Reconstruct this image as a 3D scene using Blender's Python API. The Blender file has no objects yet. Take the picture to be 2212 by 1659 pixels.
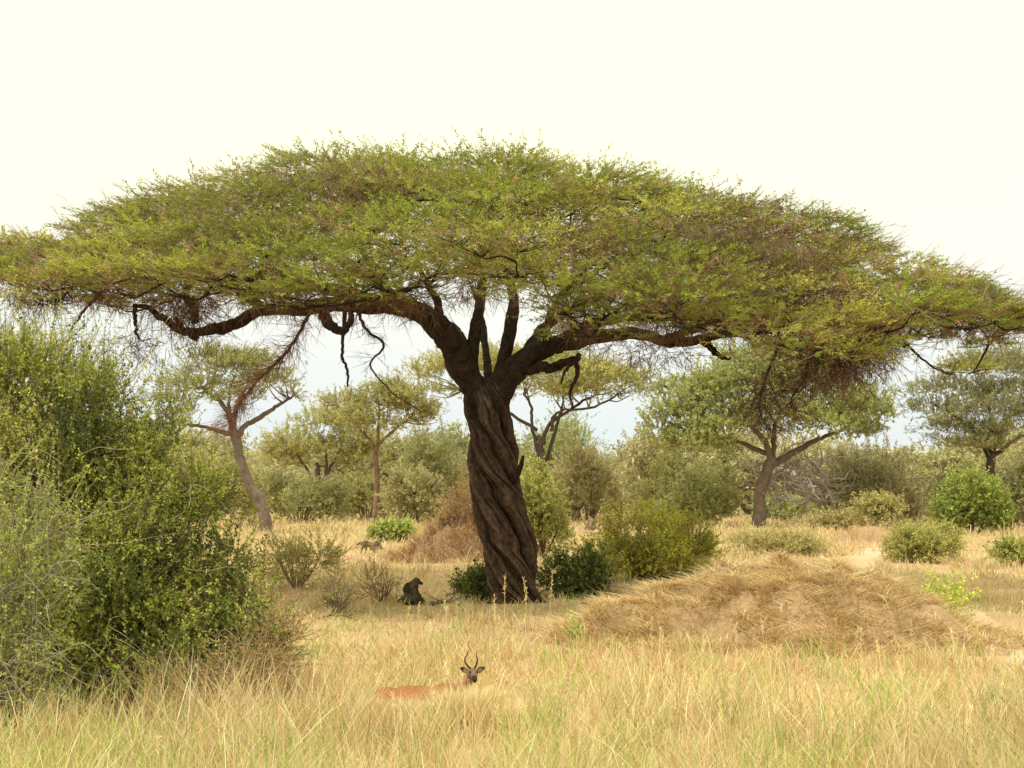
import bpy, math, random
import numpy as np
from mathutils import Vector
rng=np.random.default_rng(11)
random.seed(5)
SC=bpy.context.scene; COL=SC.collection
F=3072.0; H=2.3; HX=1106.0; HY=1085.0
GAIN=1.55
# ------------------------------------------------------------------ terrain
def g(x,y):
    x=np.asarray(x,float); y=np.asarray(y,float)
    base=1.15*(1-np.exp(-np.clip(y-32,0,None)/35))
    return base+0.045*np.sin(x*.7+1.3)*np.sin(y*.45)+0.025*np.sin(x*1.7+y*.8)
def X(px,Y): return (px-HX)/F*Y
def Z(py,Y): return H-(py-HY)/F*Y
def W(px,py,Y): return np.array([X(px,Y),Y,Z(py,Y)])
def G(px,Y):
    x=X(px,Y); return np.array([x,Y,float(g(x,Y))])
def pn(x,y,s,seed):
    r=np.random.default_rng(seed); o=0
    for k in range(6):
        a=r.uniform(0,2*math.pi); f=2*math.pi/s*r.uniform(.5,1.6); p=r.uniform(0,6.28)
        o=o+np.sin((x*math.cos(a)+y*math.sin(a))*f+p)
    return o/3.2
# ------------------------------------------------------------------ mesh helpers
class MB:
    def __init__(s): s.V=[];s.Q=[];s.T=[];s.C=[];s.n=0
    def add(s,V,Q=None,T=None,C=(.1,.1,.1)):
        V=np.asarray(V,float).reshape(-1,3); m=len(V)
        C=np.asarray(C,float)
        if C.ndim==1: C=np.tile(C,(m,1))
        s.V.append(V); s.C.append(C)
        if Q is not None and len(Q): s.Q.append(np.asarray(Q).reshape(-1,4)+s.n)
        if T is not None and len(T): s.T.append(np.asarray(T).reshape(-1,3)+s.n)
        s.n+=m
    def build(s,name,mat,parent=None,smooth=False):
        V=np.concatenate(s.V); C=np.concatenate(s.C)
        if parent is not None: V=V-np.array(parent.location)
        fl=[]
        if s.Q: fl.append(np.concatenate(s.Q))
        if s.T: fl.append(np.concatenate(s.T))
        me=bpy.data.meshes.new(name)
        me.vertices.add(len(V)); me.vertices.foreach_set('co',V.astype(np.float32).ravel())
        loops=np.concatenate([f.ravel() for f in fl]).astype(np.int32)
        me.loops.add(len(loops)); me.loops.foreach_set('vertex_index',loops)
        sizes=np.concatenate([np.full(len(f),f.shape[1]) for f in fl]).astype(np.int32)
        st=(np.cumsum(sizes)-sizes).astype(np.int32)
        me.polygons.add(len(sizes)); me.polygons.foreach_set('loop_start',st)
        me.polygons.foreach_set('use_smooth',np.full(len(sizes),smooth))
        me.update(calc_edges=True)
        at=me.color_attributes.new('col','FLOAT_COLOR','POINT')
        at.data.foreach_set('color',np.concatenate([np.clip(C,0,.85),np.ones((len(C),1))],1).astype(np.float32).ravel())
        me.materials.append(mat)
        o=bpy.data.objects.new(name,me); COL.objects.link(o)
        if parent is not None: o.parent=parent
        return o
def thing(name,label,cat,loc,group=None):
    o=bpy.data.objects.new(name,None); COL.objects.link(o); o.location=tuple(float(v) for v in loc)
    o.empty_display_size=.2
    o['label']=label; o['category']=cat
    if group: o['group']=group
    return o
def tag(o,label,cat,group=None,kind=None):
    o['label']=label; o['category']=cat
    if group:o['group']=group
    if kind:o['kind']=kind
    return o
def nrm(A): return A/(np.linalg.norm(A,axis=-1,keepdims=True)+1e-9)
def cat(P,n):
    P=np.asarray(P,float); k=len(P); t=np.linspace(0,k-1,n); i=np.clip(np.floor(t).astype(int),0,k-2); f=(t-i)[:,None]
    p0=P[np.clip(i-1,0,k-1)];p1=P[i];p2=P[i+1];p3=P[np.clip(i+2,0,k-1)]
    return .5*((2*p1)+(-p0+p2)*f+(2*p0-5*p1+4*p2-p3)*f**2+(-p0+3*p1-3*p2+p3)*f**3)
def tube(mb,P,R,sides=8,C=(.08,.05,.035),lump=0.0,seed=0):
    P=np.asarray(P,float); R=np.asarray(R,float); n=len(P)
    T=nrm(np.gradient(P,axis=0))
    a=np.array([0,0,1.]) if abs(T[0][2])<.9 else np.array([1.,0,0])
    A=np.cross(T[0],a); A/=np.linalg.norm(A); AA=[A]
    for i in range(1,n):
        A=A-T[i]*np.dot(A,T[i]); A/=np.linalg.norm(A)+1e-9; AA.append(A)
    AA=np.array(AA); BB=np.cross(T,AA)
    th=np.arange(sides)*2*math.pi/sides
    rr=np.tile(R[:,None],(1,sides))
    if lump>0:
        s=np.arange(n)[:,None]; r=np.random.default_rng(seed)
        f=0
        for k in (2,3,5):
            f=f+np.sin(k*th[None,:]+s*r.uniform(.15,.45)+r.uniform(0,6))/k**.5
        f=f+np.sin(s*.8+r.uniform(0,6))*.5+r.normal(0,.35,(n,sides))
        rr=rr*(1+lump*f)
    V=P[:,None,:]+rr[...,None]*(np.cos(th)[None,:,None]*AA[:,None,:]+np.sin(th)[None,:,None]*BB[:,None,:])
    idx=np.arange(n*sides).reshape(n,sides)
    a=idx[:-1];b=np.roll(idx,-1,axis=1)[:-1];c=np.roll(idx,-1,axis=1)[1:];d=idx[1:]
    Q=np.stack([a,b,c,d],-1).reshape(-1,4)
    V=V.reshape(-1,3)
    V=np.vstack([V,P[0]-T[0]*R[0]*.3,P[-1]+T[-1]*R[-1]*.5])
    Tt=[]
    for j in range(sides):
        Tt.append([n*sides,(j+1)%sides,j]); Tt.append([n*sides+1,(n-1)*sides+j,(n-1)*sides+(j+1)%sides])
    mb.add(V,Q,Tt,C)
def twigs(mb,P0,P1,r0,r1,C):
    n=len(P0)
    D=nrm(P1-P0); A=nrm(np.cross(D,np.array([.13,.21,1.]))); B=np.cross(D,A)
    r0=np.broadcast_to(r0,(n,)); r1=np.broadcast_to(r1,(n,))
    V=np.zeros((n,6,3))
    for k in range(3):
        o=math.cos(k*2.094)*A+math.sin(k*2.094)*B
        V[:,k]=P0+o*r0[:,None]; V[:,3+k]=P1+o*r1[:,None]
    f=np.array([[0,1,4,3],[1,2,5,4],[2,0,3,5]])
    Q=(np.arange(n)*6)[:,None,None]+f[None]
    C=np.asarray(C,float)
    if C.ndim==2: C=np.repeat(C,6,axis=0)
    mb.add(V,Q,None,C)
def leaves(mb,P,D,N,L,Wd,C):
    n=len(P); D=nrm(D); S=nrm(np.cross(D,N))
    L=np.broadcast_to(L,(n,))[:,None]; Wd=np.broadcast_to(Wd,(n,))[:,None]
    V=np.stack([P,P+D*L*.45+S*Wd*.5,P+D*L,P+D*L*.45-S*Wd*.5],1)
    Q=np.arange(n*4).reshape(n,4)
    mb.add(V,Q,None,np.repeat(C,4,axis=0))
def blades(mb,P,h,az,lean,w,C,droop=.3):
    n=len(P); a=np.stack([np.cos(az),np.sin(az),0*az],-1)
    f=rng.uniform(-.9,.9,n); s=np.stack([np.cos(f),np.sin(f),0*f],-1)
    lv=[0,.38,.74,1.0]; wd=[.8,1.,.7,0]
    vs=[]
    for t,k in zip(lv,wd):
        p=P+a*(lean*h*t**1.7)[:,None]; p=p+np.array([0,0,1.])*(h*(t-droop*lean*.35*t*t*1.2))[:,None]
        if k>0: vs+= [p-s*(w*k*.5)[:,None],p+s*(w*k*.5)[:,None]]
        else: vs.append(p)
    V=np.stack(vs,1)
    b=(np.arange(n)*7)[:,None]
    Q=np.concatenate([b+np.array([0,1,3,2]),b+np.array([2,3,5,4])])
    T=b+np.array([4,5,6])
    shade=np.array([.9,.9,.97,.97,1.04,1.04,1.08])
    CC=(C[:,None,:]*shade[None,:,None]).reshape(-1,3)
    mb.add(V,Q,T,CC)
def rv(n,s=1.): return rng.normal(0,s,(n,3))
def sprays(mL,mT,P,D,L,nl,ll,lw,C,Ct,tr=.006,flat=0.0,ext=1.0,rise=.15,fwd=.55):
    n=len(P); D=nrm(D); L=np.broadcast_to(L,(n,))
    M=P+D*(L*.5)[:,None]; E=P+D*L[:,None]+np.array([0,0,1.])*(L*rise*rng.normal(.3,1,n))[:,None]
    if mT is not None:
        twigs(mT,P,M,tr,tr*.7,Ct)
        E2=M+(E-M)*ext
        twigs(mT,M,E2,tr*.7,tr*.25,Ct)
    if nl>0:
        t=rng.uniform(.12,1.03,(n,nl)); 
        q=np.where(t[...,None]<.5,P[:,None]+(M-P)[:,None]*(t*2)[...,None],M[:,None]+(E-M)[:,None]*((t-.5)*2)[...,None])
        R=rng.normal(0,1,(n,nl,3)); R[...,2]*=(1-flat)
        R=R-D[:,None]*np.sum(R*D[:,None],-1,keepdims=True); R=nrm(R)
        d=D[:,None]*fwd+R*.85
        N=rng.normal(0,.55,(n,nl,3))+np.array([0,0,1.])
        c=C[:,None]*rng.uniform(.8,1.22,(n,nl,1))
        leaves(mL,q.reshape(-1,3),d.reshape(-1,3),N.reshape(-1,3),rng.uniform(.6,1.3,n*nl)*ll,rng.uniform(.7,1.3,n*nl)*lw,c.reshape(-1,3))
def pal(n,cols,wts,jit=.18):
    cols=np.array(cols); i=rng.choice(len(cols),n,p=np.array(wts)/sum(wts))
    return cols[i]*rng.uniform(1-jit,1+jit,(n,1))
def crown(mL,mT,lumps,nspray,L,nl,ll,lw,cols,wts,Ct=(.14,.10,.07),up=.45,flat=0.,sub=14,sig=.24,tr=.006,bottom=-.5,ext=1.0,inner=.5,gain=None):
    gain=GAIN if gain is None else gain
    lumps=[(np.array(c,float),np.array(r,float)) for c,r in lumps]
    vol=np.array([ (r[0]*r[1]+r[0]*r[2]) for c,r in lumps]); cnt=np.maximum((vol/vol.sum()*nspray).astype(int),8)
    for (c,r),m in zip(lumps,cnt):
        u=nrm(rv(sub)); u[:,2]=np.where(u[:,2]<bottom,-u[:,2]*.6,u[:,2]); rad=rng.uniform(inner,.95,sub)[:,None]
        sc=c+u*rad*r
        k=rng.integers(0,sub,m)
        off=rv(m,sig)*r
        P=sc[k]+off
        tone=pal(sub,cols,wts,.15)*gain
        Cc=tone[k]*rng.uniform(.82,1.2,(m,1))
        D=nrm((P-c)/r)*.6+np.array([0,0,up])+rv(m,.38)
        sprays(mL,mT,P,D,rng.uniform(.6,1.3,m)*L,nl,ll,lw,Cc,Ct,tr=tr,flat=flat,ext=ext)
# ------------------------------------------------------------------ materials
def newmat(n):
    m=bpy.data.materials.new(n); m.use_nodes=True; nt=m.node_tree; nt.nodes.clear()
    return m,nt,nt.nodes,nt.links
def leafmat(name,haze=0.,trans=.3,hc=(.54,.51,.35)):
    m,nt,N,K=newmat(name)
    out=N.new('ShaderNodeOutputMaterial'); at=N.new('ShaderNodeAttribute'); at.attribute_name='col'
    mx=N.new('ShaderNodeMix'); mx.data_type='RGBA'; mx.inputs[0].default_value=haze; mx.inputs[7].default_value=(*hc,1)  # aerial haze painted into the base colour by blending towards a pale tone
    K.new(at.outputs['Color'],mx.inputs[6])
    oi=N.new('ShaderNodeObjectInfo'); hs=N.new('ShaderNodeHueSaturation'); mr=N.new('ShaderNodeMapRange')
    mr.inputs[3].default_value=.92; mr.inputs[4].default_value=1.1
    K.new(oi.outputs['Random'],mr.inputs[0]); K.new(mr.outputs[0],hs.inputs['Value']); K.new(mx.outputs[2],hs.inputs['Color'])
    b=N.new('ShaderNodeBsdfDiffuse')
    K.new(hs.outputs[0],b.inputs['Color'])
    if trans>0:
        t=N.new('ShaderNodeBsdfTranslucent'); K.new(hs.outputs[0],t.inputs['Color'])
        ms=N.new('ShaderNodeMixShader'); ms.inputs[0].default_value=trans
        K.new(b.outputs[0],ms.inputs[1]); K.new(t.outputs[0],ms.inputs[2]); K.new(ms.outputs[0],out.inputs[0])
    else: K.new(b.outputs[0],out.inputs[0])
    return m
def barkmat(name,scale=6,bump=.5,vary=.5):
    m,nt,N,K=newmat(name)
    out=N.new('ShaderNodeOutputMaterial'); at=N.new('ShaderNodeAttribute'); at.attribute_name='col'
    tc=N.new('ShaderNodeTexCoord'); n1=N.new('ShaderNodeTexNoise'); n1.inputs['Scale'].default_value=scale; n1.inputs['Detail'].default_value=8; n1.inputs['Roughness'].default_value=.65
    K.new(tc.outputs['Object'],n1.inputs['Vector'])
    mr=N.new('ShaderNodeMapRange'); mr.inputs[1].default_value=.3; mr.inputs[2].default_value=.72; mr.inputs[3].default_value=1-vary; mr.inputs[4].default_value=1+vary
    K.new(n1.outputs[0],mr.inputs[0])
    mu=N.new('ShaderNodeMix'); mu.data_type='RGBA'; mu.blend_type='MULTIPLY'; mu.inputs[0].default_value=1
    K.new(at.outputs['Color'],mu.inputs[6]); K.new(mr.outputs[0],mu.inputs[7])
    vo=N.new('ShaderNodeTexVoronoi'); vo.inputs['Scale'].default_value=scale*2.2
    mp=N.new('ShaderNodeMapping'); mp.inputs['Scale'].default_value=(1,1,.35); K.new(tc.outputs['Object'],mp.inputs[0]); K.new(mp.outputs[0],vo.inputs['Vector'])
    ad=N.new('ShaderNodeMath'); ad.operation='ADD'; K.new(n1.outputs[0],ad.inputs[0]); K.new(vo.outputs['Distance'],ad.inputs[1])
    bp=N.new('ShaderNodeBump'); bp.inputs['Strength'].default_value=bump; bp.inputs['Distance'].default_value=.06
    K.new(ad.outputs[0],bp.inputs['Height'])
    b=N.new('ShaderNodeBsdfPrincipled'); b.inputs['Roughness'].default_value=.9; b.inputs['Specular IOR Level'].default_value=.15
    K.new(mu.outputs[2],b.inputs['Base Color']); K.new(bp.outputs[0],b.inputs['Normal']); K.new(b.outputs[0],out.inputs[0])
    return m
def soilmat(name,c1,c2,c3,scale=.6,bump=.4):
    m,nt,N,K=newmat(name)
    out=N.new('ShaderNodeOutputMaterial'); tc=N.new('ShaderNodeTexCoord')
    n1=N.new('ShaderNodeTexNoise'); n1.inputs['Scale'].default_value=scale; n1.inputs['Detail'].default_value=6
    n2=N.new('ShaderNodeTexNoise'); n2.inputs['Scale'].default_value=14; n2.inputs['Detail'].default_value=8; n2.inputs['Roughness'].default_value=.7
    K.new(tc.outputs['Object'],n1.inputs[0]); K.new(tc.outputs['Object'],n2.inputs[0])
    r=N.new('ShaderNodeValToRGB'); r.color_ramp.elements[0].position=.35; r.color_ramp.elements[0].color=(*c1,1); r.color_ramp.elements[1].position=.65; r.color_ramp.elements[1].color=(*c2,1)
    K.new(n1.outputs[0],r.inputs[0])
    mr=N.new('ShaderNodeMapRange'); mr.inputs[1].default_value=.45; mr.inputs[2].default_value=.68; K.new(n2.outputs[0],mr.inputs[0])
    mx=N.new('ShaderNodeMix'); mx.data_type='RGBA'; mx.inputs[7].default_value=(*c3,1); K.new(mr.outputs[0],mx.inputs[0]); K.new(r.outputs[0],mx.inputs[6])
    bp=N.new('ShaderNodeBump'); bp.inputs['Strength'].default_value=bump; bp.inputs['Distance'].default_value=.08; K.new(n2.outputs[0],bp.inputs['Height'])
    b=N.new('ShaderNodeBsdfPrincipled'); b.inputs['Roughness'].default_value=.95; b.inputs['Specular IOR Level'].default_value=.1
    K.new(mx.outputs[2],b.inputs['Base Color']); K.new(bp.outputs[0],b.inputs['Normal']); K.new(b.outputs[0],out.inputs[0])
    return m
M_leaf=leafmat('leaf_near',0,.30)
M_leaf2=leafmat('leaf_mid_hazed',.14,.3)  # from here on, leaf and twig colours for distance carry painted-in haze
M_leaf3=leafmat('leaf_far_hazed',.34,.3)
M_leaf4=leafmat('leaf_veryfar_hazed',.56,.25)
M_twig=leafmat('twig_near',0,0)
M_twig3=leafmat('twig_far_hazed',.3,0)
M_bark=barkmat('acacia_bark',7,1.0,.6)
M_bark3=barkmat('far_bark',3,.5,.4)
M_grass=leafmat('dry_grass_blades',0,.25)
M_ground=soilmat('savanna_ground',(.50,.35,.20),(.58,.42,.25),(.36,.24,.14),.35)
M_track=soilmat('track_soil',(.60,.45,.31),(.66,.50,.35),(.48,.35,.24),.5,.2)
M_soil=soilmat('mound_soil',(.40,.27,.16),(.48,.34,.20),(.25,.17,.10),.9)
M_termite=soilmat('red_soil',(.36,.23,.14),(.43,.28,.17),(.22,.14,.09),1.2,.9)
M_fur=barkmat('fur',30,.35,.3)
M_horn=barkmat('horn',40,.2,.2)
# ------------------------------------------------------------------ camera, world, sun
cam=bpy.data.cameras.new('camera'); co=bpy.data.objects.new('camera',cam); COL.objects.link(co)
co.location=(0,0,H); co.rotation_euler=(math.radians(90),0,0); cam.lens=50; cam.sensor_width=36
cam.shift_y=255.5/2212; cam.clip_end=6000; cam.clip_start=.1; SC.camera=co
SC.view_settings.view_transform='Standard'; SC.view_settings.look='None'; SC.view_settings.exposure=0
w=bpy.data.worlds.new('World'); SC.world=w; w.use_nodes=True; N=w.node_tree.nodes; K=w.node_tree.links; N.clear()
SUN_EL=math.radians(62); SUN_AZ=math.radians(222)
sky=N.new('ShaderNodeTexSky'); sky.sky_type='NISHITA'; sky.sun_disc=False; sky.sun_elevation=SUN_EL; sky.sun_rotation=SUN_AZ
sm=N.new('ShaderNodeMix'); sm.data_type='RGBA'; sm.blend_type='MULTIPLY'; sm.inputs[0].default_value=1; sm.inputs[7].default_value=(.1,.1,.1,1)
K.new(sky.outputs[0],sm.inputs[6])
tc=N.new('ShaderNodeTexCoord'); sx=N.new('ShaderNodeSeparateXYZ'); K.new(tc.outputs['Generated'],sx.inputs[0])
rp=N.new('ShaderNodeValToRGB'); K.new(sx.outputs[2],rp.inputs[0]); e=rp.color_ramp.elements
e[0].position=0; e[0].color=(.56,.61,.62,1); e[1].position=1; e[1].color=(1,.96,.64,1)
for p,c in ((.055,(.60,.64,.63,1)),(.10,(.66,.68,.64,1)),(.16,(.74,.74,.64,1)),(.26,(.95,.93,.62,1))):
    x=e.new(p); x.color=c
oc=N.new('ShaderNodeMix'); oc.data_type='RGBA'; oc.blend_type='MULTIPLY'; oc.inputs[0].default_value=1; oc.inputs[7].default_value=(1.5,1.5,1.5,1); K.new(rp.outputs[0],oc.inputs[6])
mx=N.new('ShaderNodeMix'); mx.data_type='RGBA'; mx.inputs[0].default_value=.93; K.new(sm.outputs[2],mx.inputs[6]); K.new(oc.outputs[2],mx.inputs[7])
bg=N.new('ShaderNodeBackground'); bg.inputs[1].default_value=1.0; K.new(mx.outputs[2],bg.inputs[0])
wo=N.new('ShaderNodeOutputWorld'); K.new(bg.outputs[0],wo.inputs[0])
sl=bpy.data.lights.new('sun','SUN'); sl.energy=3.0; sl.angle=math.radians(10.5); sl.color=(1,.93,.80)
so=bpy.data.objects.new('sun',sl); COL.objects.link(so)
d=Vector((-.45,-.5,1.25)); so.rotation_euler=d.to_track_quat('Z','Y').to_euler(); so.location=(0,0,30)
# ------------------------------------------------------------------ ground
ys=np.concatenate([np.arange(-30,45,.6),45*1.05**np.arange(0,88)]); ss=np.linspace(-1,1,121)
yy,s2=np.meshgrid(ys,ss,indexing='ij'); xx=s2*(25+np.abs(yy)*1.1); zz=g(xx,yy)
V=np.stack([xx,yy,zz],-1).reshape(-1,3); ix=np.arange(len(ys)*len(ss)).reshape(len(ys),len(ss))
Q=np.stack([ix[:-1,:-1],ix[:-1,1:],ix[1:,1:],ix[1:,:-1]],-1).reshape(-1,4)
mb=MB(); mb.add(V,Q); o=mb.build('ground',M_ground,smooth=True); o['kind']='structure'; o['label']='straw coloured savanna ground stretching to the treeline'; o['category']='ground'
mb=MB(); xs=np.linspace(-500,700,160); rows=[0,.35,.7,1.0]
hh=np.interp(xs,[-500,-200,-60,20,60,120,220,300,420,700],[9,10,12,14,19,23,25,22,19,12])+1.0*np.sin(xs*.05)+.8*np.sin(xs*.13)
V=[]
for r_ in rows: V.append(np.stack([xs,480+r_*120+0*xs,hh*math.sin(r_*math.pi/2)+.2*rng.normal(0,1,160)*r_],-1))
V=np.concatenate(V); ix=np.arange(len(V)).reshape(4,160); Q=np.stack([ix[:-1,:-1],ix[:-1,1:],ix[1:,1:],ix[1:,:-1]],-1).reshape(-1,4)
M_hill=soilmat('hill',(.50,.43,.38),(.46,.44,.38),(.42,.41,.35),.03,.1)
mb.add(V,Q); o=mb.build('hills',M_hill,smooth=True); o['kind']='structure'; o['label']='low hazy brown hills on the horizon'; o['category']='hills'
TP=cat(np.array([(X(2330,17.5),17.5),(X(2240,20.5),20.5),(X(2165,24.5),24.5),(X(2060,29.5),29.5),(X(1930,33.5),33.5),(X(1850,37.5),37.5),(X(1835,42),42),(X(1865,47),47),(X(1925,54),54),(X(1960,62),62),(X(1945,72),72),(X(1880,84),84)]),130)
def trackd(x,y):
    dmin=np.full(np.shape(x),9e9)
    for q in TP[::2]: dmin=np.minimum(dmin,(x-q[0])**2+(y-q[1])**2)
    return np.sqrt(dmin)
nn=len(TP); tn=nrm(np.gradient(TP,axis=0)); nx=np.stack([tn[:,1],-tn[:,0]],-1); wv=(.30+.011*TP[:,1])*(1+.25*np.sin(np.arange(nn)*.37)+.12*rng.normal(0,1,nn))
us=np.linspace(-1,1,7); pts=TP[:,None]+nx[:,None]*(wv[:,None]*us)[...,None]
zt=g(pts[...,0],pts[...,1])+.025*(1-us**2)[None]+.006; zt[:,0]-=.03; zt[:,-1]-=.03
ix=np.arange(nn*7).reshape(nn,7); Q=np.stack([ix[:-1,:-1],ix[:-1,1:],ix[1:,1:],ix[1:,:-1]],-1).reshape(-1,4)
mb=MB(); mb.add(np.concatenate([pts,zt[...,None]],-1),Q); o=mb.build('path',M_track,smooth=True); o['kind']='structure'; o['label']='pale worn dirt track curving round the right side of the earth mound'; o['category']='path'
# ------------------------------------------------------------------ mounds
MX,MY,MRX,MRY,MH=X(1700,24.3),24.3,3.9,3.0,.95
HOL=((X(1450,22),22.3,.26,.30),(X(1540,22),22.5,.30,.30),(X(1610,22.5),22.9,.22,.18),(X(1560,24.),24.0,.16,.12))
def mprof(x,y):
    th=np.arctan2(y-MY,x-MX)
    r=np.sqrt(((x-MX)/MRX)**2+((y-MY)/MRY)**2)*(1+.10*np.sin(3*th+1)+.06*np.sin(5*th+2)+.03*np.sin(9*th))
    t=np.clip((1-r)/.66,0,1); m=MH*(t*t*(3-2*t))**.85*(1+.10*np.sin(x*1.6)+.08*np.sin(y*2.7+x))
    m=m+.13*np.clip(t*2,0,1)*pn(x,y,1.2,41)+.05*np.clip(t*2,0,1)*pn(x,y,.45,42)
    for hx,hy,hr,hd in HOL:
        m=m-hd*np.exp(-(((x-hx)/1.5)**2+(y-hy)**2)/hr**2)*np.clip(t*4,0,1)
    return m
def mound_z(x,y): return g(x,y)+mprof(x,y)
a=np.linspace(-1,1,150); gx,gy=np.meshgrid(MX+a*MRX*1.15,MY+a*MRY*1.15,indexing='ij')
gz=mound_z(gx,gy)+.015*pn(gx,gy,.3,13)-np.where(mprof(gx,gy)<.02,.12,0)+.012
th=thing('earth_mound','broad straw covered earth mound on the right in front of the thorn bushes','mound',(MX,MY,float(g(MX,MY))))
ix=np.arange(22500).reshape(150,150); Q=np.stack([ix[:-1,:-1],ix[1:,:-1],ix[1:,1:],ix[:-1,1:]],-1).reshape(-1,4)
mb=MB(); mb.add(np.stack([gx,gy,gz],-1),Q); mb.build('soil',M_soil,th,True)
mb=MB(); nt_=1700; n=nt_*38
rr=np.sqrt(rng.uniform(0,1,nt_))*1.06; aa=rng.uniform(0,6.283,nt_); tx_=MX+rr*np.cos(aa)*MRX; ty_=MY+rr*np.sin(aa)*MRY
tk=rng.integers(0,nt_,n); of=rng.normal(0,.10,(n,2)); x=tx_[tk]+of[:,0]; y=ty_[tk]+of[:,1]; tazi=rng.uniform(0,6.28,nt_)[tk]; th_=rng.uniform(.4,1.6,nt_)[tk]; tt_=rng.uniform(.68,1.12,nt_)[tk]
bare=.7*pn(x,y,1.5,9)+.5*pn(x,y,.5,19)+.95-1.6*np.exp(-((x-MX-2.1)**2/.9+(y-MY+1.7)**2/.8))
for hx,hy,hr,hd in HOL: bare=bare-2.2*np.exp(-(((x-hx)/1.5)**2+(y-hy)**2)/hr**2)
keep=(bare>rng.uniform(-.35,.25,n)); x=x[keep];y=y[keep];tazi=tazi[keep];th_=th_[keep];tt_=tt_[keep]; n=len(x)
C=pal(n,[(.78,.60,.33),(.70,.50,.26),(.85,.71,.45),(.52,.35,.18)],[4,3,2.7,1.1],.2)*tt_[:,None]
dn=np.arctan2(y-MY,x-MX)
blades(mb,np.stack([x,y,mound_z(x,y)],-1),rng.uniform(.04,.17,n)*th_,np.where(rng.uniform(0,1,n)<.3,dn+rng.normal(0,.9,n),tazi+rng.normal(0,.6,n)),rng.uniform(.8,4.6,n),rng.uniform(.008,.016,n),C,.12)
o=mb.build('straw_cover',M_grass,th); o['kind']='stuff'
def mound(name,label,px,Y,rx,ry,h,mat,nst,cols,pw=1.0,seed=1,rough=.2):
    c=G(px,Y); th=thing(name,label,'mound',c)
    a=np.linspace(-1,1,70); gx,gy=np.meshgrid(c[0]+a*rx,c[1]+a*ry,indexing='ij')
    def pf(x,y):
        r=np.sqrt(((x-c[0])/rx)**2+((y-c[1])/ry)**2); t=np.clip(1-r,0,1); return h*(t*t*(3-2*t))**pw*(1+rough*pn(x,y,1.2,seed)+rough*.5*pn(x,y,.4,seed+1))
    gz=g(gx,gy)+pf(gx,gy)-np.where(pf(gx,gy)<.02,.1,0)
    ix=np.arange(4900).reshape(70,70); Q=np.stack([ix[:-1,:-1],ix[1:,:-1],ix[1:,1:],ix[:-1,1:]],-1).reshape(-1,4)
    mb=MB(); mb.add(np.stack([gx,gy,gz],-1),Q); mb.build('soil',mat,th,True)
    mb=MB(); rr=np.sqrt(rng.uniform(0,1,nst)); aa=rng.uniform(0,6.283,nst); x=c[0]+rr*np.cos(aa)*rx*.95; y=c[1]+rr*np.sin(aa)*ry*.95
    k=pn(x,y,.9,seed+5)>-.35; x=x[k];y=y[k];aa=aa[k];nst=len(x)
    blades(mb,np.stack([x,y,g(x,y)+pf(x,y)],-1),rng.uniform(.08,.42,nst),aa+rng.normal(0,1.2,nst),rng.uniform(.2,2.0,nst),rng.uniform(.012,.028,nst),pal(nst,cols,[1]*len(cols)),.2)
    o=mb.build('straw_cover',M_grass,th); o['kind']='stuff'
    return c
mound('earth_mound','brown termite mound heaped behind the twisted trunk on its left',970,47,2.2,2.0,1.15,M_termite,3200,[(.54,.36,.19),(.44,.28,.15),(.66,.49,.28),(.33,.21,.12)],1.,4,.38)
mound('earth_mound','small low orange earth rise far right in front of the olive bushes',1885,60,3.0,2.5,.6,M_soil,900,[(.72,.52,.3),(.62,.42,.24)],1.,6)
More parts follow.
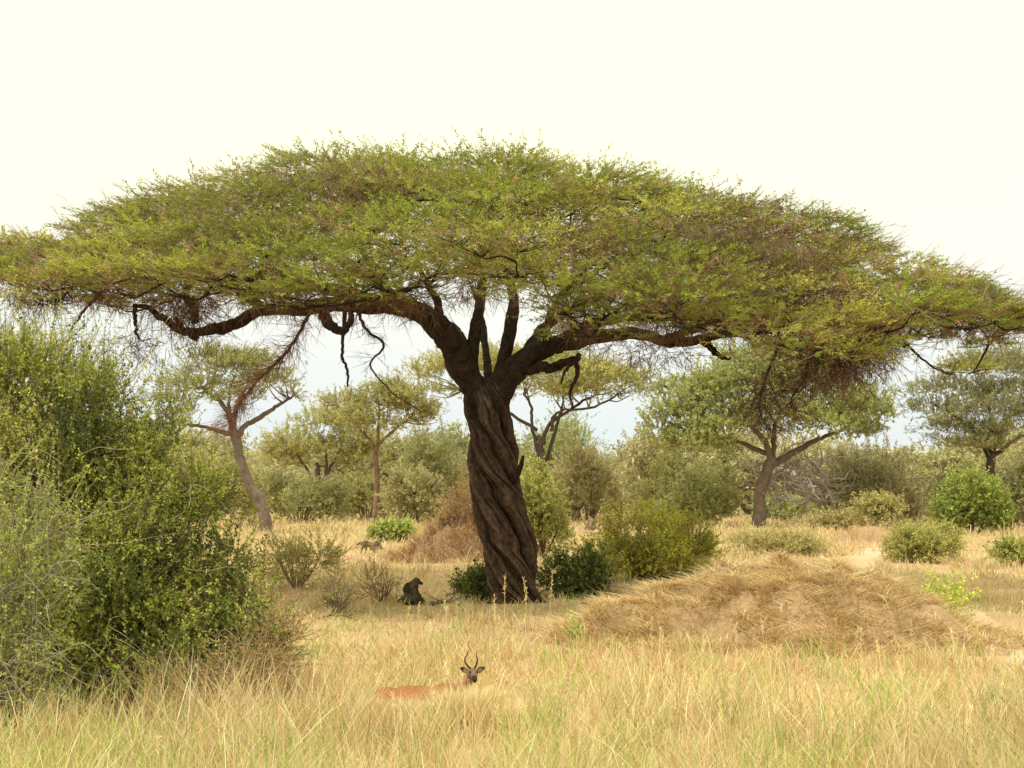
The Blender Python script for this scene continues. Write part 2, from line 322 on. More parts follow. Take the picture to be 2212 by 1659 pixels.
# ------------------------------------------------------------------ grass
def grassfield():
    mb=MB(); n=430000
    nt_=26000
    yt=8.5*np.exp(rng.uniform(0,1,nt_)*math.log(125/8.5)); xt=rng.uniform(-1,1,nt_)*(.41*yt+1.2)
    tf=rng.uniform(0,1,n)<.70; tk=rng.integers(0,nt_,n)
    y0=8.5*np.exp(rng.uniform(0,1,n)*math.log(125/8.5)); x0=rng.uniform(-1,1,n)*(.41*y0+1.2)
    sg=.048*(yt/12)**.8; ox=rng.normal(0,1,n)*sg[tk]; oy=rng.normal(0,1,n)*sg[tk]
    x=np.where(tf,xt[tk]+ox,x0); y=np.where(tf,yt[tk]+oy,y0)
    ne=4500; xe=rng.uniform(X(775,14.6),X(1075,14.6),ne); ye=rng.uniform(13.9,14.8,ne); x=np.concatenate([x,xe]); y=np.concatenate([y,ye]); tf=np.concatenate([tf,np.zeros(ne,bool)])
    tk=np.concatenate([tk,np.zeros(ne,int)]); ox=np.concatenate([ox,rng.normal(0,1,ne)]); oy=np.concatenate([oy,rng.normal(0,1,ne)]); n+=ne
    tazi=np.arctan2(oy,ox); twind=rng.uniform(0,6.28,nt_)[tk]; thh=np.where(tf,rng.uniform(.45,1.5,nt_)[tk],1.); ttone=np.where(tf,rng.uniform(.78,1.15,nt_)[tk],1.); tgr=(rng.uniform(0,1,nt_)<.06)[tk]&tf
    keep=(mprof(x,y)<.08)&(np.hypot(x-X(1118,32),y-32)>.5)&(y>8)
    td=trackd(x,y); keep&=(td>(.25+.009*y)+rng.uniform(-.35,.35,n))
    keep&=~((x>X(812,15)) & (x<X(1010,15)) & (np.abs(y-15.05)<.12))
    dens=pn(x,y,2.6,21)+.8*pn(x,y,.8,22)
    bare=np.interp(y,[9,15,19,24,32,38,50,125],[.75,.55,.15,-.05,-.05,.2,.5,.9])
    keep&=(rng.uniform(-1.3,.8,n)<dens+bare)|(np.arange(n)>=n-ne)
    x,y,tazi,twind,thh,ttone,tf,tgr=[q[keep] for q in (x,y,tazi,twind,thh,ttone,tf,tgr)]; n=len(x)
    p1=pn(x,y,4.5,31); p2=pn(x,y,1.6,32); p3=pn(x,y,9,33); p4=pn(x,y,2.3,34)
    up=rng.uniform(0,1,n)<(.34+.25*p2)
    h=np.where(up,rng.uniform(.2,.62,n),rng.uniform(.07,.27,n))*(1+.40*p1+.25*p4)*thh
    h*=np.interp(y,[9,16,19,24,33,45,125],[1.0,.85,.6,.38,.36,.6,.9])
    cap=.205+.135*(15-y)
    imp=(x>X(770,14))&(x<X(965,14))&(y>12.4)&(y<15)
    imp2=(x>=X(955,14))&(x<X(1075,14))&(y>12.0)&(y<15)
    h=np.where(imp,np.where(rng.uniform(0,1,n)<.6,cap*rng.uniform(.7,1.35,n),np.minimum(h,cap)),h)
    cap2=.42+.125*(15-y); h=np.where(imp2,np.where((y>13.6)&(rng.uniform(0,1,n)<.75),cap2*rng.uniform(.72,1.06,n),np.minimum(h,cap2)),h)
    bb=(np.abs(x-X(893,32))<.55)&(y>27.5)&(y<32.3); h=np.where(bb,np.minimum(h,.09),h)
    lean=np.where(up,rng.uniform(.05,.9,n),rng.uniform(.8,3.4,n)); lean=np.where(imp|imp2,np.minimum(lean,.5),lean)
    az=np.where(tf,np.where(rng.uniform(0,1,n)<.5,tazi,twind)+rng.normal(0,.45,n),rng.uniform(0,6.283,n))
    wd=.0056*(y/12)**.95*rng.uniform(.5,1.7,n)
    cols=np.array([(.81,.65,.36),(.74,.55,.29),(.85,.76,.50),(.62,.43,.25),(.44,.50,.16)])
    r=rng.uniform(0,1,n)+.25*p1+.2*p4
    C=np.where((r<.35)[:,None],cols[0],np.where((r<.60)[:,None],cols[1],np.where((r<.87)[:,None],cols[2],cols[3])))
    C=np.where(((rng.uniform(0,1,n)<.03+.05*(p3>.3)+.12*(y<14.5)*(p4>0)+.5*tgr)[:,None]),cols[4],C)
    C=C*(rng.uniform(.82,1.1,n)*(1+.08*p3)*ttone)[:,None]
    mid=np.exp(-((y-21)/6.)**2)[:,None]*.35*(p1[:,None]>-.2); C=C*(1-mid)+C*np.array([1.0,.88,.80])*mid
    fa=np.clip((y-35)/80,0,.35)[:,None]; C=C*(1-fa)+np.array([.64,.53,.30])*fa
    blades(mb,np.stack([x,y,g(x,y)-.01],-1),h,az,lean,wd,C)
    o=mb.build('dry_grass',M_grass); tag(o,'dense dry golden savanna grass covering the ground','grass',kind='stuff')
    mb=MB(); n=30000
    y=8.5*np.exp(rng.uniform(0,1,n)**1.7*math.log(34/8.5)); x=rng.uniform(-1,1,n)*(.41*y+1)
    k=(pn(x,y,1.4,51)+.5*(x<-1.8)*(y<13)>.3)&(mprof(x,y)<.1)&(trackd(x,y)>.6)&~((x>X(770,14))&(x<X(1075,14))&(y>12)&(y<15.4)); x=x[k];y=y[k];n=len(x)
    blades(mb,np.stack([x,y,g(x,y)],-1),rng.uniform(.2,.68,n)*np.interp(y,[9,18,30],[1,.7,.4]),rng.uniform(0,6.28,n),rng.uniform(.1,1.0,n),.007*(y/12)*rng.uniform(.7,1.5,n),pal(n,[(.34,.48,.11),(.45,.52,.16),(.56,.55,.24)],[2,2,2]))
    o=mb.build('green_grass',M_grass); tag(o,'thin green grass blades growing through the dry grass','grass',kind='stuff')
    mb=MB(); n=340
    y=rng.uniform(10,24,n); x=rng.uniform(-1,1,n)*.4*y
    k=(mprof(x,y)<.1)&(x>-2.6)&(pn(x,y,4,71)>-.1); x=x[k];y=y[k];
    ex=np.array([(1088,20,1245),(1147,20,1250),(1180,19,1240),(1135,21,1265),(1010,17,1330),(1075,18,1300)])
    x=np.concatenate([x,X(ex[:,0],ex[:,1])]); y=np.concatenate([y,ex[:,1]]); n=len(x)
    hh=rng.uniform(.5,.85,n); hh[-6:]=Z(ex[:,2],ex[:,1])
    P0=np.stack([x,y,g(x,y)],-1); P1=P0+np.stack([rng.normal(0,.10,n),rng.normal(0,.1,n),hh],-1)
    Cc=pal(n,[(.70,.58,.32),(.62,.57,.28),(.80,.66,.42)],[1,1,1])
    twigs(mb,P0,P1,.004,.0025,Cc)
    m=30; t=rng.uniform(.74,1.0,(n,m)); q=P0[:,None]+(P1-P0)[:,None]*t[...,None]
    d=rng.normal(0,.5,(n,m,3))+np.array([0,0,1.]); Nn=rng.normal(0,1,(n,m,3))
    leaves(mb,q.reshape(-1,3),d.reshape(-1,3),Nn.reshape(-1,3),.05,.008,np.repeat(Cc*1.1,m,0))
    o=mb.build('seed_grass',M_grass); tag(o,'tall thin grass stalks with feathery seed heads','grass',kind='stuff')
grassfield()
# ------------------------------------------------------------------ MAIN TREE
def build_main():
    base=G(1118,32)
    T=thing('umbrella_acacia','huge umbrella acacia with thick spirally twisted trunk and wide flat crown','tree',base)
    dk=np.array([.038,.027,.020])
    tab=np.array([(1325,1122,70),(1308,1120,58),(1285,1116,50),(1250,1108,50),(1200,1098,55),(1150,1089,57),(1100,1080,56),(1050,1072,54),(1000,1066,52),(950,1060,48),(900,1054,45),(860,1051,45),(835,1052,40),(822,1053,25),(815,1053,5)],float)
    n=320; S=320
    pyv=np.linspace(1325,815,n); cx=np.interp(pyv,tab[::-1,0],tab[::-1,1]); hw=np.interp(pyv,tab[::-1,0],tab[::-1,2])
    k=np.ones(9)/9
    cx=np.convolve(np.pad(cx,4,'edge'),k,'valid'); hw=np.convolve(np.pad(hw,4,'edge'),k,'valid')
    th=np.linspace(0,2*math.pi,S,endpoint=False)
    z=Z(pyv,32); h=z-z[0]
    tw=1.05*h+.25*np.sin(h*1.1)
    ph=th[None,:]+tw[:,None]; hh=h[:,None]
    w1=ph+.15*np.sin(hh*2.1)+.09*np.sin(hh*5+ph*2)+.05*np.sin(hh*9+ph*3)
    g1_=np.abs(np.sin(2.5*w1+.6))**.5; g2_=np.abs(np.sin(5.5*w1+.7*np.sin(hh*1.3)))**.5; g3_=np.abs(np.sin(12*w1+.9*np.sin(hh*2.3)))**.6
    f=1+.10*np.cos(3*w1+.4)+.28*(g1_-.80)+.17*(g2_-.80)+.07*(g3_-.75)
    f+=.016*np.cos(31*ph+hh*1.0)+pn(ph*3,hh*1.2,1.3,77)*.035+pn(ph*6,hh*3,1.3,78)*.014
    flare=np.clip((1315-pyv)/60,0,1); f=f*(1+(1-flare)[:,None]*.18*np.cos(5*ph+1))
    R=(hw/F*32)[:,None]*f*.98
    V=np.stack([X(cx,32)[:,None]+R*np.cos(th),32+R*np.sin(th)*.95,np.tile(z[:,None],(1,S))],-1)
    cr=np.clip(.5*g1_+.35*g2_+.25*g3_-.25,0,1)[...,None]**1.6
    patch=(pn(ph*2,hh*2,1.5,5)+.2)[...,None]
    C=np.array([.010,.007,.005])*(1-cr)+np.array([.175,.110,.078])*cr
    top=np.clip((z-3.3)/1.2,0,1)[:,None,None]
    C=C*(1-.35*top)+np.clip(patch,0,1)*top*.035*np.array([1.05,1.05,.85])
    ix=np.arange(n*S).reshape(n,S); Q=np.stack([ix[:-1],np.roll(ix,-1,1)[:-1],np.roll(ix,-1,1)[1:],ix[1:]],-1).reshape(-1,4)
    mb=MB(); mb.add(V,Q,None,C.reshape(-1,3)); trunk=mb.build('trunk',M_bark,T,True)
    mb=MB(); P=cat([np.append(W(1110,1040,31.6),.09),np.append(W(1124,1010,31.5),.06),np.append(W(1130,985,31.5),.03)],10); tube(mb,P[:,:3],P[:,3],10,dk,.06,3)
    st=mb.build('branch_stub',M_bark,T,True); st.parent=trunk
    LB=[
     [(1054,980,32,16),(1042,905,32,25),(1018,835,31.9,30),(985,775,31.8,31),(947,717,31.6,28),(900,680,31.4,23),(840,662,31.2,20),(760,655,31,18),(680,650,30.9,16),(600,652,30.8,14),(540,665,30.7,13),(480,690,30.6,12),(420,700,30.5,10),(370,690,30.4,8),(320,664,30.3,6),(288,660,30.2,4)],
     [(1064,980,32,16),(1068,900,32,25),(1090,835,31.9,29),(1124,785,31.8,27),(1170,755,31.6,22),(1225,738,31.5,18),(1300,722,31.3,16),(1400,722,31.1,13),(1480,732,31,11),(1560,722,30.9,9),(1640,705,30.8,8),(1720,690,30.7,6),(1800,672,30.6,4),(1870,650,30.5,3)],
     [(955,735,31.8,15),(920,690,32.2,15),(880,650,32.6,13),(830,620,33,11),(760,575,33.5,8),(690,530,34,6),(600,490,34.5,4)],
     [(1025,850,32,13),(1018,780,32,14),(1028,700,32,12),(1036,640,32.2,10),(1045,570,32.5,8),(1030,500,33,6),(980,430,33.5,4)],
     [(1068,850,32,13),(1088,770,32,15),(1102,700,32,14),(1106,640,32.2,11),(1090,570,32.6,8),(1110,490,33,6),(1150,420,33.5,4)],
     [(1130,785,32,13),(1155,742,32.6,12),(1195,700,33.2,10),(1270,660,34,8),(1370,620,34.8,6),(1500,560,35.4,5),(1620,520,36,3)],
     [(1118,800,31.8,10),(1155,802,31.5,11),(1195,795,31.4,10),(1232,782,31.3,8),(1252,770,31.2,6)],
     [(1200,745,31.6,11),(1260,705,30.5,10),(1340,680,29.5,8),(1450,680,28.6,6),(1560,690,28.0,4)],
     [(945,712,31.6,10),(950,670,30,9),(930,620,28.4,7),(900,560,27,4)],
     [(1180,750,31.6,9),(1190,690,30,8),(1220,630,28.2,6),(1270,580,26.8,4)],
     [(1058,830,32.3,10),(1050,760,33.5,8),(1040,690,35,7),(1030,650,37,5),(1020,620,39,3)],
     [(880,668,31.4,13),(780,640,32.5,11),(660,620,33.8,9),(540,590,35,7),(420,560,36,4)],
     [(840,662,31.2,13),(760,640,29.8,11),(660,620,28.6,8),(560,610,27.6,6),(470,600,27,4)],
     [(560,660,30.8,11),(500,620,31.2,11),(430,600,31.8,8),(330,560,32,6),(200,540,32,4),(90,540,32,3)],
     [(420,700,30.5,9),(405,650,30.6,9),(400,610,30.7,8),(380,560,30.8,5)],
     [(1720,690,30.7,6),(1800,640,31,5),(1900,610,31.4,4),(2000,600,31.6,4),(2120,620,31.8,3)],
     [(1440,727,31.1,8),(1500,705,30.6,8),(1570,680,30.1,6),(1650,655,29.6,5),(1720,640,29.2,3)],
     [(1490,733,31,7),(1525,750,30.8,7),(1552,766,30.7,5),(1578,772,30.7,2)],
    ]
    nodes=[]
    for i,L in enumerate(LB):
        A=np.array([[*W(a,b,c),d/F*c] for a,b,c,d in L]); m=len(L)*7; P=cat(A,m)
        wob=np.cumsum(rng.normal(0,.020 if i not in (3,4,8,9,10) else .008,(m,3)),0); wob-=np.linspace(0,1,m)[:,None]*wob[-1]; P[:,:3]+=wob
        mb=MB(); tube(mb,P[:,:3],np.maximum(P[:,3],.01),18,dk*rng.uniform(.85,1.2),.08,i)
        mb.build('limb',M_bark,T,True)
        for q in P[m//3::3]: nodes.append(q[:3])
    top=np.array([(-400,700),(-60,540),(0,520),(100,486),(250,416),(400,380),(500,354),(700,330),(850,316),(1000,334),(1200,344),(1350,366),(1500,398),(1700,436),(1850,480),(1930,542),(2000,576),(2100,614),(2212,664),(2300,704),(2600,770)],float)
    low=np.array([(-400,720),(-60,585),(60,608),(130,628),(250,625),(400,620),(600,648),(800,636),(900,606),(1000,572),(1090,570),(1170,640),(1240,700),(1350,682),(1500,684),(1650,722),(1800,762),(1890,765),(1920,690),(2000,660),(2100,678),(2300,714),(2600,780)],float)
    def ryf(x): return np.maximum(7.6*np.sqrt(np.clip(1-(x/12.9)**2,0,1))**1.15,.6)
    def stair(q,x,seed):
        kk=4.0; qq=np.clip(q+.12*pn(np.array(x),np.array(seed*3.7),3.2,90),0,1.0); s=np.floor(qq*kk); fr=qq*kk-s
        return .25*q+.75*np.clip((s+fr**3.0)/kk,0,1), fr
    def zpos(x,u):
        ry=ryf(x); y=33+u*ry
        uu=min(u,0.); yf=33+uu*ry; px=HX+x/yf*F
        te=(HY-np.interp(px,low[:,0],low[:,1]))/F; tt=(HY-np.interp(px,top[:,0],top[:,1]))/F
        q,fr=stair(abs(uu),x,1)
        tE=te+(tt-te)*(1-float(q)**1.35)
        thick=(tt-te)*33
        z=H+tE*yf-min(.45,.28*thick)*(1-abs(uu)**2)
        if u>0: z-=u*u*1.4
        return y,z,float(fr)
    def pads(n,drop,seed,sp,r0,r1):
        r=np.random.default_rng(seed); out=[]; tries=0
        while len(out)<n and tries<200000:
            tries+=1
            x=r.uniform(-12.2,12.3); u=r.uniform(-1,.95)
            if r.uniform()>ryf(x)/7.6+.10: continue
            if u>0 and r.uniform()<.35: continue
            y,z,fr=zpos(x,u)
            if fr>.80 and drop==0 and abs(x)<10 and u<-.1 and r.uniform()<.7: continue
            if any((x-o[0])**2+(y-o[1])**2<sp**2 for o in out): continue
            if abs(x)>10 and drop>0: continue
            z+=(r.normal(0,.12)+.24*float(pn(np.array(x),np.array(y),2.6,93)))*(1-abs(x)/15)-drop*r.uniform(.6,1.4)*(1-.75*abs(u))
            out.append((x,y,z,r.uniform(r0,r1)))
        return np.array(out)
    A=pads(270,0,1,.62,.55,1.15); B=pads(100,.9,2,.8,.7,1.2)
    sk=[(150,600,29.5,.8),(260,606,29,.8),(330,600,29.5,.7),(430,610,28,.8),(540,618,28,.8),(600,645,27.6,.6),(680,636,27.3,.8),(760,622,27,.8),(850,618,27,.6),(1235,668,27.6,.7),(1290,678,27.8,.7),(1330,655,27.3,.8),(1430,676,27.2,.8),(1500,690,27.6,.7),(1570,690,27.5,.8),(1640,706,28,.8),(1700,715,28.2,.7),(1760,740,28.2,.7),(1820,765,28.8,.6),(1870,740,29,.6),(1960,665,30,.6),(2060,670,30.5,.5),(910,590,27.5,.6),(1180,625,28,.7),(40,604,30.5,.7),(1060,575,27,.6),(980,575,27.2,.6),(1120,585,27.4,.6)]
    Sk=np.array([[*W(a,b,c),r_] for a,b,c,r_ in sk])
    mL=MB(); mT=MB(); mB=MB()
    def pad_sprays(Pd,ns,tone,brown):
        pt=rng.uniform(.70,1.22,len(Pd))
        k=np.repeat(np.arange(len(Pd)),ns); n=len(k); c=Pd[k]
        fr=rng.uniform(0,6.283,n); rr=np.sqrt(rng.uniform(0,1,n))
        edge=np.clip(1.3-np.abs(c[:,0])/15,.42,1)
        R=c[:,3]*edge*(1+.25*np.sin(3*fr+c[:,0]*5)+.15*np.sin(5*fr+c[:,1]*7))
        P=np.stack([c[:,0]+np.cos(fr)*rr*R,c[:,1]+np.sin(fr)*rr*R,c[:,2]+(.38*(1-rr**2)-.12+rng.normal(0,.035,n))*edge],-1)
        rad=nrm(np.stack([c[:,0],(c[:,1]-33)*1.0,0*rr],-1))
        D=np.stack([np.cos(fr),np.sin(fr),0*fr],-1)*(.3+.7*rr)[:,None]+rad*.35+rv(n,.2)+np.array([0,0,.12])
        ptone=rng.uniform(0,1,len(Pd))*.75+.5*pn(Pd[:,0],Pd[:,1]+Pd[:,2]*3,5,8)
        g1=np.array([.29,.35,.062]); g2=np.array([.49,.495,.12]); g3=np.array([.42,.29,.17])
        t=np.clip(ptone[k],0,1)[:,None]; C=g1*(1-t)+g2*t
        pb=(pn(Pd[:,0],Pd[:,1],3.2,88)+.3*np.exp(-((Pd[:,0]-5.0)/2.5)**2))[k]
        isb=(rng.uniform(0,1,n)<brown+.5*np.clip(pb-.3,0,.9)); C=np.where(isb[:,None],g3,C)*rng.uniform(.8,1.2,(n,1))*tone*pt[k][:,None]
        sprays(mL,mT,P,D,rng.uniform(.35,.80,n)*edge,33,.080,.0205,C,(.25,.18,.12),tr=.0055,flat=.68,ext=1.12,rise=.08,fwd=.75)
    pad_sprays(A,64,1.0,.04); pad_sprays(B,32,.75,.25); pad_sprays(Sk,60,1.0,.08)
    k=rng.integers(0,len(A),4600); n=len(k); fr=rng.uniform(0,6.28,n); rr=rng.uniform(.2,1.15,n); c=A[k]
    P=np.stack([c[:,0]+np.cos(fr)*rr*c[:,3],c[:,1]+np.sin(fr)*rr*c[:,3],c[:,2]+rng.uniform(-.3,.2,n)],-1)
    rad=nrm(np.stack([c[:,0],c[:,1]-33,0*rr],-1))
    D=nrm(rad*1.0+rv(n,.35)+np.array([0,0,.35])); Lq=rng.uniform(.3,.85,n)[:,None]
    Mid=P+D*Lq*.55; Ct=np.array((.33,.22,.16))*rng.uniform(.6,1.2,(n,1)); twigs(mT,P,Mid,.006,.005,Ct)
    for s in range(3):
        twigs(mT,P+D*Lq*rng.uniform(.3,.6,(n,1)),Mid+nrm(D+rv(n,.35))*Lq*.5,.004,.002,Ct)
    def twigmass(lumps,n,L,C=(.16,.10,.072),down=.2):
        for (px,py,Y,rpx,rpy),m in zip(lumps,n):
            c=W(px,py,Y); r=np.array([rpx,rpx*.8,rpy])/F*Y
            P=c+rv(m,.45)*r; P0=P; D=nrm((P-c)/r*.4+rv(m,.6)+np.array([0,0,-down])); 
            Lq=rng.uniform(.4,1.2,m)[:,None]*L; Mi=P0+D*Lq*.5; E=Mi+nrm(D+rv(m,.35))*Lq*.5
            Cc=np.array(C)*rng.uniform(.6,1.7,(m,1))
            twigs(mT,P0,Mi,.007,.005,Cc); twigs(mT,Mi,E,.005,.002,Cc)
            for s in range(4):
                q=P0+D*Lq*rng.uniform(.15,.5,(m,1)); twigs(mT,q,q+nrm(D+rv(m,.6))*Lq*rng.uniform(.25,.5,(m,1)),.0045,.0018,Cc)
    twigmass([(1700,670,29.0,150,60),(1840,740,29.0,75,65),(1600,660,29.6,120,45),(1790,790,29.6,100,50),(1880,710,30,50,80),(1450,670,28.6,130,35),(1400,760,30.5,130,25),(1660,860,30,70,50),(400,655,30.3,90,45),(620,630,29.5,160,35),(200,625,31,130,30),(80,640,31,90,22),(2050,685,31.5,110,25),(2150,702,31.5,70,22),(330,740,30.5,170,30),(860,640,30,110,40),(1250,680,29.2,70,35),(1040,610,31,90,35),(750,395,29.5,160,28),(1600,500,28.2,160,30),(1250,520,27.6,140,25),(500,500,28.6,150,25),(1700,560,27.8,120,25)],
             [850,650,380,320,330,360,140,140,380,400,260,160,220,110,110,280,220,180,180,200,130,100,150],.75,down=.35)
    allp=np.vstack([A[:,:3],B[:,:3],Sk[:,:3]]); tr=np.array([X(1060,32),32,5.2])
    order=np.argsort(np.hypot(allp[:,0]-tr[0],allp[:,1]-tr[1])); nd=list(nodes)
    for i in order:
        p=allp[i]-np.array([0,0,.15]); Nn=np.array(nd); dd=np.linalg.norm(Nn-p,axis=1)
        out=np.hypot(Nn[:,0]-tr[0],Nn[:,1]-tr[1])-np.hypot(p[0]-tr[0],p[1]-tr[1])
        cost=dd+np.clip(out+.2,0,None)*1.2+np.clip(Nn[:,2]-p[2],0,None)
        j=np.argmin(cost); q=Nn[j]; L=dd[j]
        r0=min(.055,.016+.012*L)
        mid=q*.55+p*.45+np.array([0,0,-.08*L])+rng.normal(0,.07*L,3); mid2=q*.22+p*.78+np.array([0,0,-.02*L])+rng.normal(0,.05*L,3)
        P=cat(np.array([[*q,r0],[*mid,r0*.75],[*mid2,r0*.5],[*p,.012]]),12)
        tube(mB,P[:,:3],P[:,3],6,dk*rng.uniform(.9,1.4),.06,int(i))
        nd+= [P[5,:3],P[8,:3]]
        for s in range(6):
            a=rng.uniform(0,6.28); e=p+np.array([math.cos(a)*.6,math.sin(a)*.6,rng.uniform(.05,.2)]); st=P[8,:3]
            md=np.array([(st+e)/2+rng.normal(0,.04,3)])
            twigs(mB,np.array([st]),md,.013,.01,dk*1.4); twigs(mB,md,np.array([e]),.01,.004,dk*1.5)
    mL.build('crown',M_leaf,T); mT.build('twigs',M_twig,T); mB.build('branches',M_bark,T,True)
    def dead(L,side,C=(.055,.036,.028),sl=.45):
        A=np.array([[*W(a,b,c),d/F*c] for a,b,c,d in L]); m=len(L)*6; P=cat(A,m)
        P[:,:3]+=rng.normal(0,.012,(m,3)); mb=MB(); tube(mb,P[:,:3],np.maximum(P[:,3],.006),7,C,.05,3)
        if side:
            k=rng.integers(2,m,side); P0=P[k,:3]; Tn=nrm(np.gradient(P[:,:3],axis=0))[k]
            D=nrm(Tn*.8+rv(side,.5)); Lq=rng.uniform(.3,1.1,side)[:,None]*sl; Mi=P0+D*Lq*.5; E=Mi+nrm(D+rv(side,.3)+np.array([0,0,-.1]))*Lq*.6
            Cc=np.array(C)*rng.uniform(.9,2.2,(side,1))*np.array([1.15,1,.95])
            twigs(mb,P0,Mi,.006,.004,Cc); twigs(mb,Mi,E,.004,.0018,Cc)
            for s in range(3):
                q=P0+D*Lq*rng.uniform(.2,.6,(side,1)); twigs(mb,q,q+nrm(D+rv(side,.5))*Lq*rng.uniform(.25,.5,(side,1)),.0035,.0016,Cc)
        mb.build('dead_branch',M_bark,T)
    dead([(672,672,30.5,4),(640,730,30,3.5),(600,780,29.6,3),(550,830,29.2,2.5),(515,880,29,2),(498,910,29,1)],280,(.18,.11,.07),.8)
    dead([(745,665,31,6),(742,720,30.9,4),(740,770,30.9,3),(750,800,30.9,3),(750,836,30.9,2)],6)
    dead([(770,665,31,4),(790,710,30.8,3.5),(830,745,30.6,3),(800,790,30.4,2),(850,850,30.2,1.5),(910,890,30,1)],40,(.1,.065,.05),.6)
    dead([(700,680,31,13),(712,700,30.9,12),(738,716,30.9,9),(760,690,30.9,7),(752,660,30.9,6)],4)
    dead([(1243,775,31.3,7),(1246,810,31.2,5),(1232,850,31.1,3),(1238,880,31.1,1.5)],20,sl=.4)
    dead([(1250,775,31.2,5),(1222,800,31,3),(1212,830,30.9,1.5)],10,sl=.3)
    dead([(290,662,30.3,5),(292,700,30.2,4),(300,735,30.1,2)],10)
    dead([(230,620,31,4),(190,660,30.9,3),(150,715,30.8,2)],34,sl=.5)
    dead([(1915,640,31,5),(1925,690,30.8,4),(1960,745,30.6,3),(2010,790,30.5,2),(2055,810,30.4,1)],50,sl=.7)
    dead([(1905,660,31,4),(1915,720,30.8,3),(1945,750,30.6,1.5)],25,sl=.6)
    dead([(1700,720,30,4),(1660,800,29.8,3),(1640,880,29.7,2),(1660,930,29.6,1)],90,(.10,.065,.05),.7)
    dead([(1760,740,30,4),(1740,810,29.8,3),(1700,880,29.7,1.5)],90,(.10,.065,.05),.7)
    dead([(380,690,30.5,6),(420,730,30.3,5),(450,705,30.3,4),(520,690,30.3,3)],14)
build_main()
# ------------------------------------------------------------------ background trees
def tree(name,label,cat_,base,limbs,lumps,nspray,cols,wts,mL,mTw,bc=(.16,.11,.08),L=.6,nl=20,ll=.14,lw=.05,flat=.4,sub=14,sig=.22,up=.35,conn=40,bottom=-.3,sides=9,tr=.012,tc=None):
    px,Y=base; b=G(px,Y); T=thing(name,label,cat_,b)
    nodes=[]
    for i,Lm in enumerate(limbs):
        A=np.array([[*W(a,c,Y+d),r/F*Y] for a,c,d,r in Lm]); m=max(8,len(Lm)*5); P=cat(A,m)
        if i==0: P[0,2]=min(P[0,2],b[2]-.05)
        P[1:,:3]+=rng.normal(0,.025,(m-1,3))
        mb=MB(); tube(mb,P[:,:3],np.maximum(P[:,3],.012),12 if i==0 else sides,np.array(bc)*rng.uniform(.85,1.15),.08,i)
        mb.build('trunk' if i==0 else 'limb',M_bark3,T,True)
        for q in P[m//3::2]: nodes.append(q[:3])
    lm=[(W(a,c,Y+d),np.array([rx,rx*.9,rz])/F*Y) for a,c,d,rx,rz in lumps]
    ml=MB(); mt=MB()
    crown(ml,mt,lm,nspray,L,nl,ll,lw,cols,wts,Ct=np.array(bc if tc is None else tc)*1.1,up=up,flat=flat,sub=sub,sig=sig,tr=tr,bottom=bottom,ext=1.1)
    Nn=np.array(nodes)
    for (c,r) in lm:
        for s in range(max(3,conn//len(lm))):
            p=c+nrm(rv(1))[0]*r*rng.uniform(.3,.85); q=Nn[np.argmin(np.linalg.norm(Nn-p,axis=1)+rng.uniform(0,.6,len(Nn)))]
            d_=np.linalg.norm(p-q); mid=(p+q)/2+rng.normal(0,.08*d_,3)+np.array([0,0,-.06*d_])
            P=cat(np.array([[*q,.03+.012*d_],[*mid,.03],[*p,.012]]),8); tube(mt,P[:,:3],P[:,3],5,np.array(bc)*.8)
    ml.build('crown',mL,T); mt.build('branches',mTw,T)
    return T
OL=[(.28,.28,.075),(.35,.34,.095),(.23,.23,.065)]
YG=[(.35,.35,.07),(.29,.29,.06),(.40,.37,.10)]
GG=[(.24,.26,.08),(.29,.30,.095),(.19,.21,.07)]
DK=[(.20,.21,.06),(.25,.25,.075),(.15,.16,.05)]
GR=[(.20,.25,.055),(.25,.29,.07),(.15,.20,.045)]
BR=[(.31,.27,.12),(.26,.23,.10),(.35,.31,.14)]
tree('acacia_tree','leaning acacia with kinked pale trunk beneath the left side of the big crown','tree',(578,69),
 [[(575,1160,0,17),(572,1120,0,13),(560,1080,0,12),(535,1040,0,11),(518,990,0,10),(510,950,0,10),(503,920,0,9)],
  [(512,950,0,8),(530,920,0,6),(565,900,.3,5),(600,875,.5,4),(630,860,.6,2)],
  [(505,930,0,7),(485,880,.5,5),(450,850,1,4),(420,830,1,2)],[(503,925,0,6),(510,880,-.6,5),(530,840,-1,4),(560,810,-1,2)],
  [(505,940,0,6),(450,925,-.5,4),(400,915,-.8,3),(370,915,-1,2)],[(507,930,0,5),(495,880,0,4),(500,830,0,2)]],
 [(500,800,0,120,24),(420,840,0,85,22),(580,830,0,75,22),(480,775,1,90,16),(360,870,-1,60,20),(630,855,.5,28,14),(400,900,-1,45,14),(520,860,-1,60,14)],1500,
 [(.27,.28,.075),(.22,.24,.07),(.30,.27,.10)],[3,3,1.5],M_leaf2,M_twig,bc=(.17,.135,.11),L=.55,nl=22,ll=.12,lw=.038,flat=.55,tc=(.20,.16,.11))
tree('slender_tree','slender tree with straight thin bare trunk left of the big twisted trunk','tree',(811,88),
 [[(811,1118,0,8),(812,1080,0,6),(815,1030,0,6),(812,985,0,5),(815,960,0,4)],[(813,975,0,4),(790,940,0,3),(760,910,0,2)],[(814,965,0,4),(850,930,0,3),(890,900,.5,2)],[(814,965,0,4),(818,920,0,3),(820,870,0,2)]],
 [(820,880,0,80,42),(750,880,0,50,32),(890,890,0,60,36),(930,905,0,30,20),(810,920,-1,60,30),(840,850,0,60,20)],1350,OL,[2,2,2],M_leaf3,M_twig3,bc=(.26,.18,.13),L=.65,ll=.16,lw=.06)
